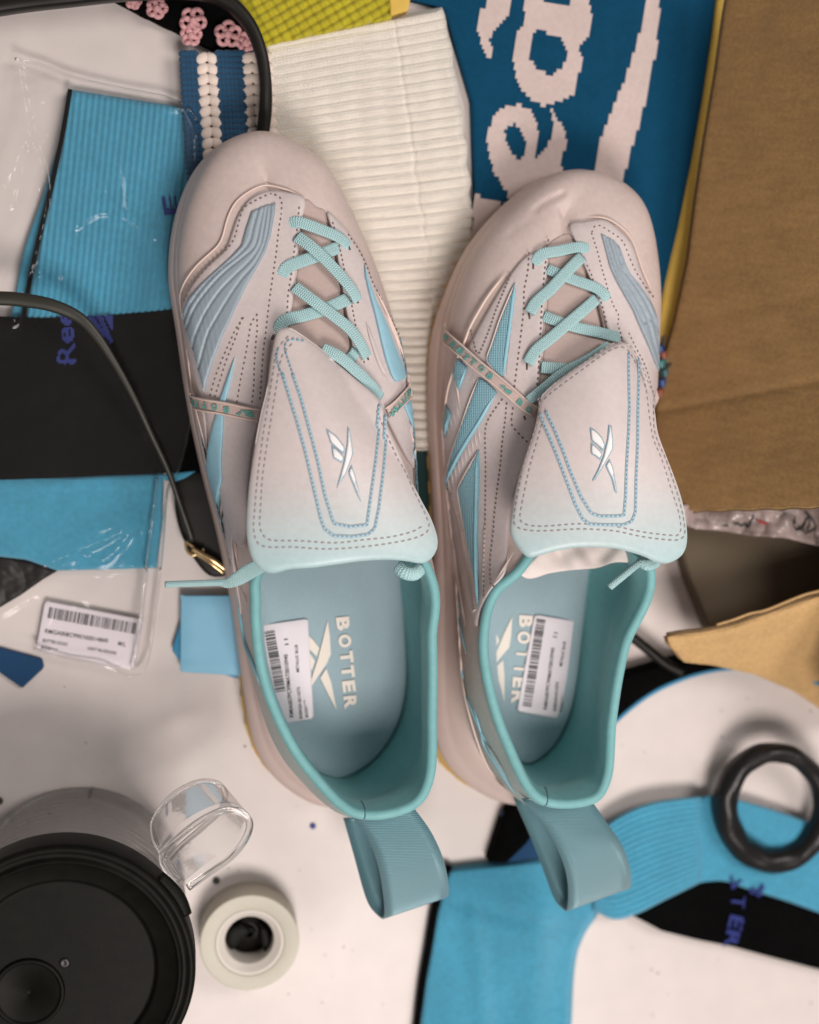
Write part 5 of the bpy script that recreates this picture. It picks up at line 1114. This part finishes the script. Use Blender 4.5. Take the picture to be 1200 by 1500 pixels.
# ---------------------------------------------------------------- right lower: black band with blue edge, cord
bb = thing('black_band', 'wide black band with blue edge curving behind the right sneaker heel', 'band', 950, 1010)
bpz = lambda x, y: .008+0*np.asarray(x, float)
slab('band_body', [(1235,1008),(1200,995),(1160,986),(1120,980),(1060,978),(1010,988),(965,1005),(930,1028),(905,1050),(880,1075),(850,1120),(800,1190),(770,1235),(742,1262),(715,1262),(735,1200),(800,1100),(880,1010),(920,985),(965,972),(1000,962),(1050,958),(1100,960),(1150,972),(1235,1000)], Flat(bpz), .003, 4, M['blackknit'], bb, g=9, round_poly=False, skirt=.012)
ribbon('blue_edging', [(1235,1014),(1200,1001),(1160,989),(1120,981),(1075,978),(1030,984),(985,999),(945,1020),(905,1052),(880,1080)], Flat(.009), 7, .005, M['blueedge'], bb, ns=10)  # blue trim along the edge of the band
slab('black_lining', [(735,1190),(800,1180),(800,1252),(760,1262),(720,1262)], Flat(.005), .002, 4, M['navy'], None, g=10, round_poly=False, skirt=.01, base=P(765, 1230, 0), cat_='cloth', label='dark navy cloth corner under the right sneaker heel')
tube('cord_end', P([890,921,948,975,1000],[905,929,950,972,985],[.012]*5), .0026, M['black'], None, base=P(945, 950, .01), label='short black cord between the right sneaker and the torn cardboard flap', cat_='cord')
# ---------------------------------------------------------------- bottom right sock
sk = thing('blue_sock', 'light blue sock with ribbed cuff lying under the right pull tab', 'sock', 800, 1350)
def jz_(a, b, u, v): return .0085+.0022*fnoise(a/38., b/70., 21)+.0026*np.exp(-((a-(690+(b-1300)*.10))/15.)**2)*sm((b-1300)/60.)+.0022*np.exp(-((a-(800-(b-1300)*.10))/22.)**2)*sm((b-1290)/60.)-.0015*np.exp(-((b-(1330+(a-700)*.25))/14.)**2)-.005*np.clip(1-np.minimum(np.minimum(u, 1-u)/.05, v/.03), 0, 1)**2
sheet('sock_foot', [(657,1272),(645,1300),(636,1340),(626,1401),(618,1450),(608,1540)], [(885,1248),(890,1290),(878,1335),(855,1372),(842,1420),(836,1540)], 90, 90, jz_, M['bluesock'], sk)
def cuffz(a, b, u, v): return .0105+.0010*np.abs(np.sin(v*17*math.pi))**.6+.0016*np.sin(u*math.pi)-.004*np.clip(1-np.minimum(np.minimum(u, 1-u)/.05, np.minimum(v, 1-v)/.04), 0, 1)**2
A = [(885,1212),(870,1240),(868,1280),(866,1310),(872,1332)]
# cuff: ribs run along its length, so curves A,B are the top and bottom borders
nu, nv = 60, 150
topc = resample(cat([(858,1232),(905,1196),(945,1178),(985,1170),(1029,1166)], 10), n=nu); botc = resample(cat([(866,1332),(900,1347),(935,1338),(975,1318),(1029,1292)], 10), n=nu)
t = np.linspace(0, 1, nv)[:, None, None]; C = topc[None]*(1-t)+botc[None]*t; U_, V_ = np.meshgrid(np.linspace(0, 1, nu), np.linspace(0, 1, nv))
p = P(C[..., 0], C[..., 1], cuffz(0, 0, U_, V_)).reshape(-1, 3); f = gridf(nv, nu, flip=True)
mesh('sock_cuff', p, f, M['bluesock'], sk, uv=np.stack([V_.ravel()*5, U_.ravel()*5], 1))
tube('dark_selvedge', P([657,645,636,626,618,608],[1268,1300,1340,1401,1450,1540],[.004]*6), .0022, M['blackknit'], sk)
s2 = thing('blue_sock', 'second light blue sock with black band and blue letters at the right edge', 'sock', 1120, 1300)
topc = resample(cat([(1022,1170),(1045,1164),(1085,1172),(1128,1184),(1170,1198),(1240,1222)], 10), n=nu); botc = resample(cat([(1022,1296),(1060,1292),(1097,1304),(1150,1320),(1200,1338),(1240,1352)], 10), n=nu)
C = topc[None]*(1-t)+botc[None]*t
p = P(C[..., 0], C[..., 1], .008+.0008*np.abs(np.sin(V_*19*math.pi))**.6+.001*fnoise(C[..., 0]/50., C[..., 1]/30., 3)-.003*np.clip(1-np.minimum(V_, 1-V_)/.04, 0, 1)**2).reshape(-1, 3)
mesh('ribbed_part', p, gridf(nv, nu, flip=True), M['bluesock'], s2, uv=np.stack([V_.ravel()*5, U_.ravel()*5], 1))
slab('black_band', [(915,1335),(960,1322),(1029,1285),(1060,1288),(1097,1302),(1200,1337),(1240,1350),(1240,1430),(1200,1420),(1130,1402),(1071,1386),(1020,1376),(968,1363)], Flat(.006), .002, 4, M['blackknit'], s2, g=9, round_poly=False, skirt=.01)
B2 = Flat(.0092)
for ch_, a, b in (('T',(1073,1310),(1071,1328)),('E',(1071,1338),(1066,1358)),('R',(1066,1360),(1060,1386))): glyphcells('knitted_lettering', ch_, a, b, 20, B2 if ch_ != 'x' else B2, M['navyprint'], s2, 2.2, bold=.03)
glyphcells('knitted_lettering', 'P', (1120,1297), (1101,1291), 18, Flat(.0098), M['navyprint'], s2, 2.2, bold=.02)
glyphcells('knitted_lettering', 'A', (1088,1290), (1070,1282), 18, Flat(.0098), M['navyprint'], s2, 2.2, bold=.02)
# black ring
rgp = P([1125+np.cos(k)*66*1.02+ (8 if False else 0) for k in np.arange(16)/16*6.283], [1181+np.sin(k)*78 for k in np.arange(16)/16*6.283], [.026-.004*math.cos(k) for k in np.arange(16)/16*6.283])
rgp2 = P([1134+math.cos(k)*72 for k in np.arange(20)/20*6.283], [1181+math.sin(k)*79 for k in np.arange(20)/20*6.283], [.0145-.005*math.sin(k) for k in np.arange(20)/20*6.283])
cr = cat(rgp2, 8, True); nn_ = len(cr); th_ = np.arange(nn_)/nn_*6.283; tg = np.roll(cr, -1, 0)-np.roll(cr, 1, 0); tg /= np.linalg.norm(tg, axis=1, keepdims=True); s_ = np.cross([0, 0, 1.], tg); s_ /= np.linalg.norm(s_, axis=1, keepdims=True); u_ = np.cross(tg, s_)
rad = .0057+.0009*np.cos(th_-2.2)
k_ = np.arange(20)/20*6.283; bump = 1+.03*np.sin(k_[None]*3+th_[:, None]*9)+.02*np.sin(k_[None]*2-th_[:, None]*11)
v = cr[:, None]+s_[:, None]*(np.cos(k_)[None]*rad[:, None]*bump)[..., None]+u_[:, None]*(np.sin(k_)[None]*rad[:, None]*bump*1.2)[..., None]
mesh('leather_ring', v.reshape(-1, 3), gridf(nn_, 20, True, True), M['blackgloss'], None, base=P(1134, 1181, .02), cat_='ring', label='glossy black padded ring on the ribbed blue sock at the right edge')
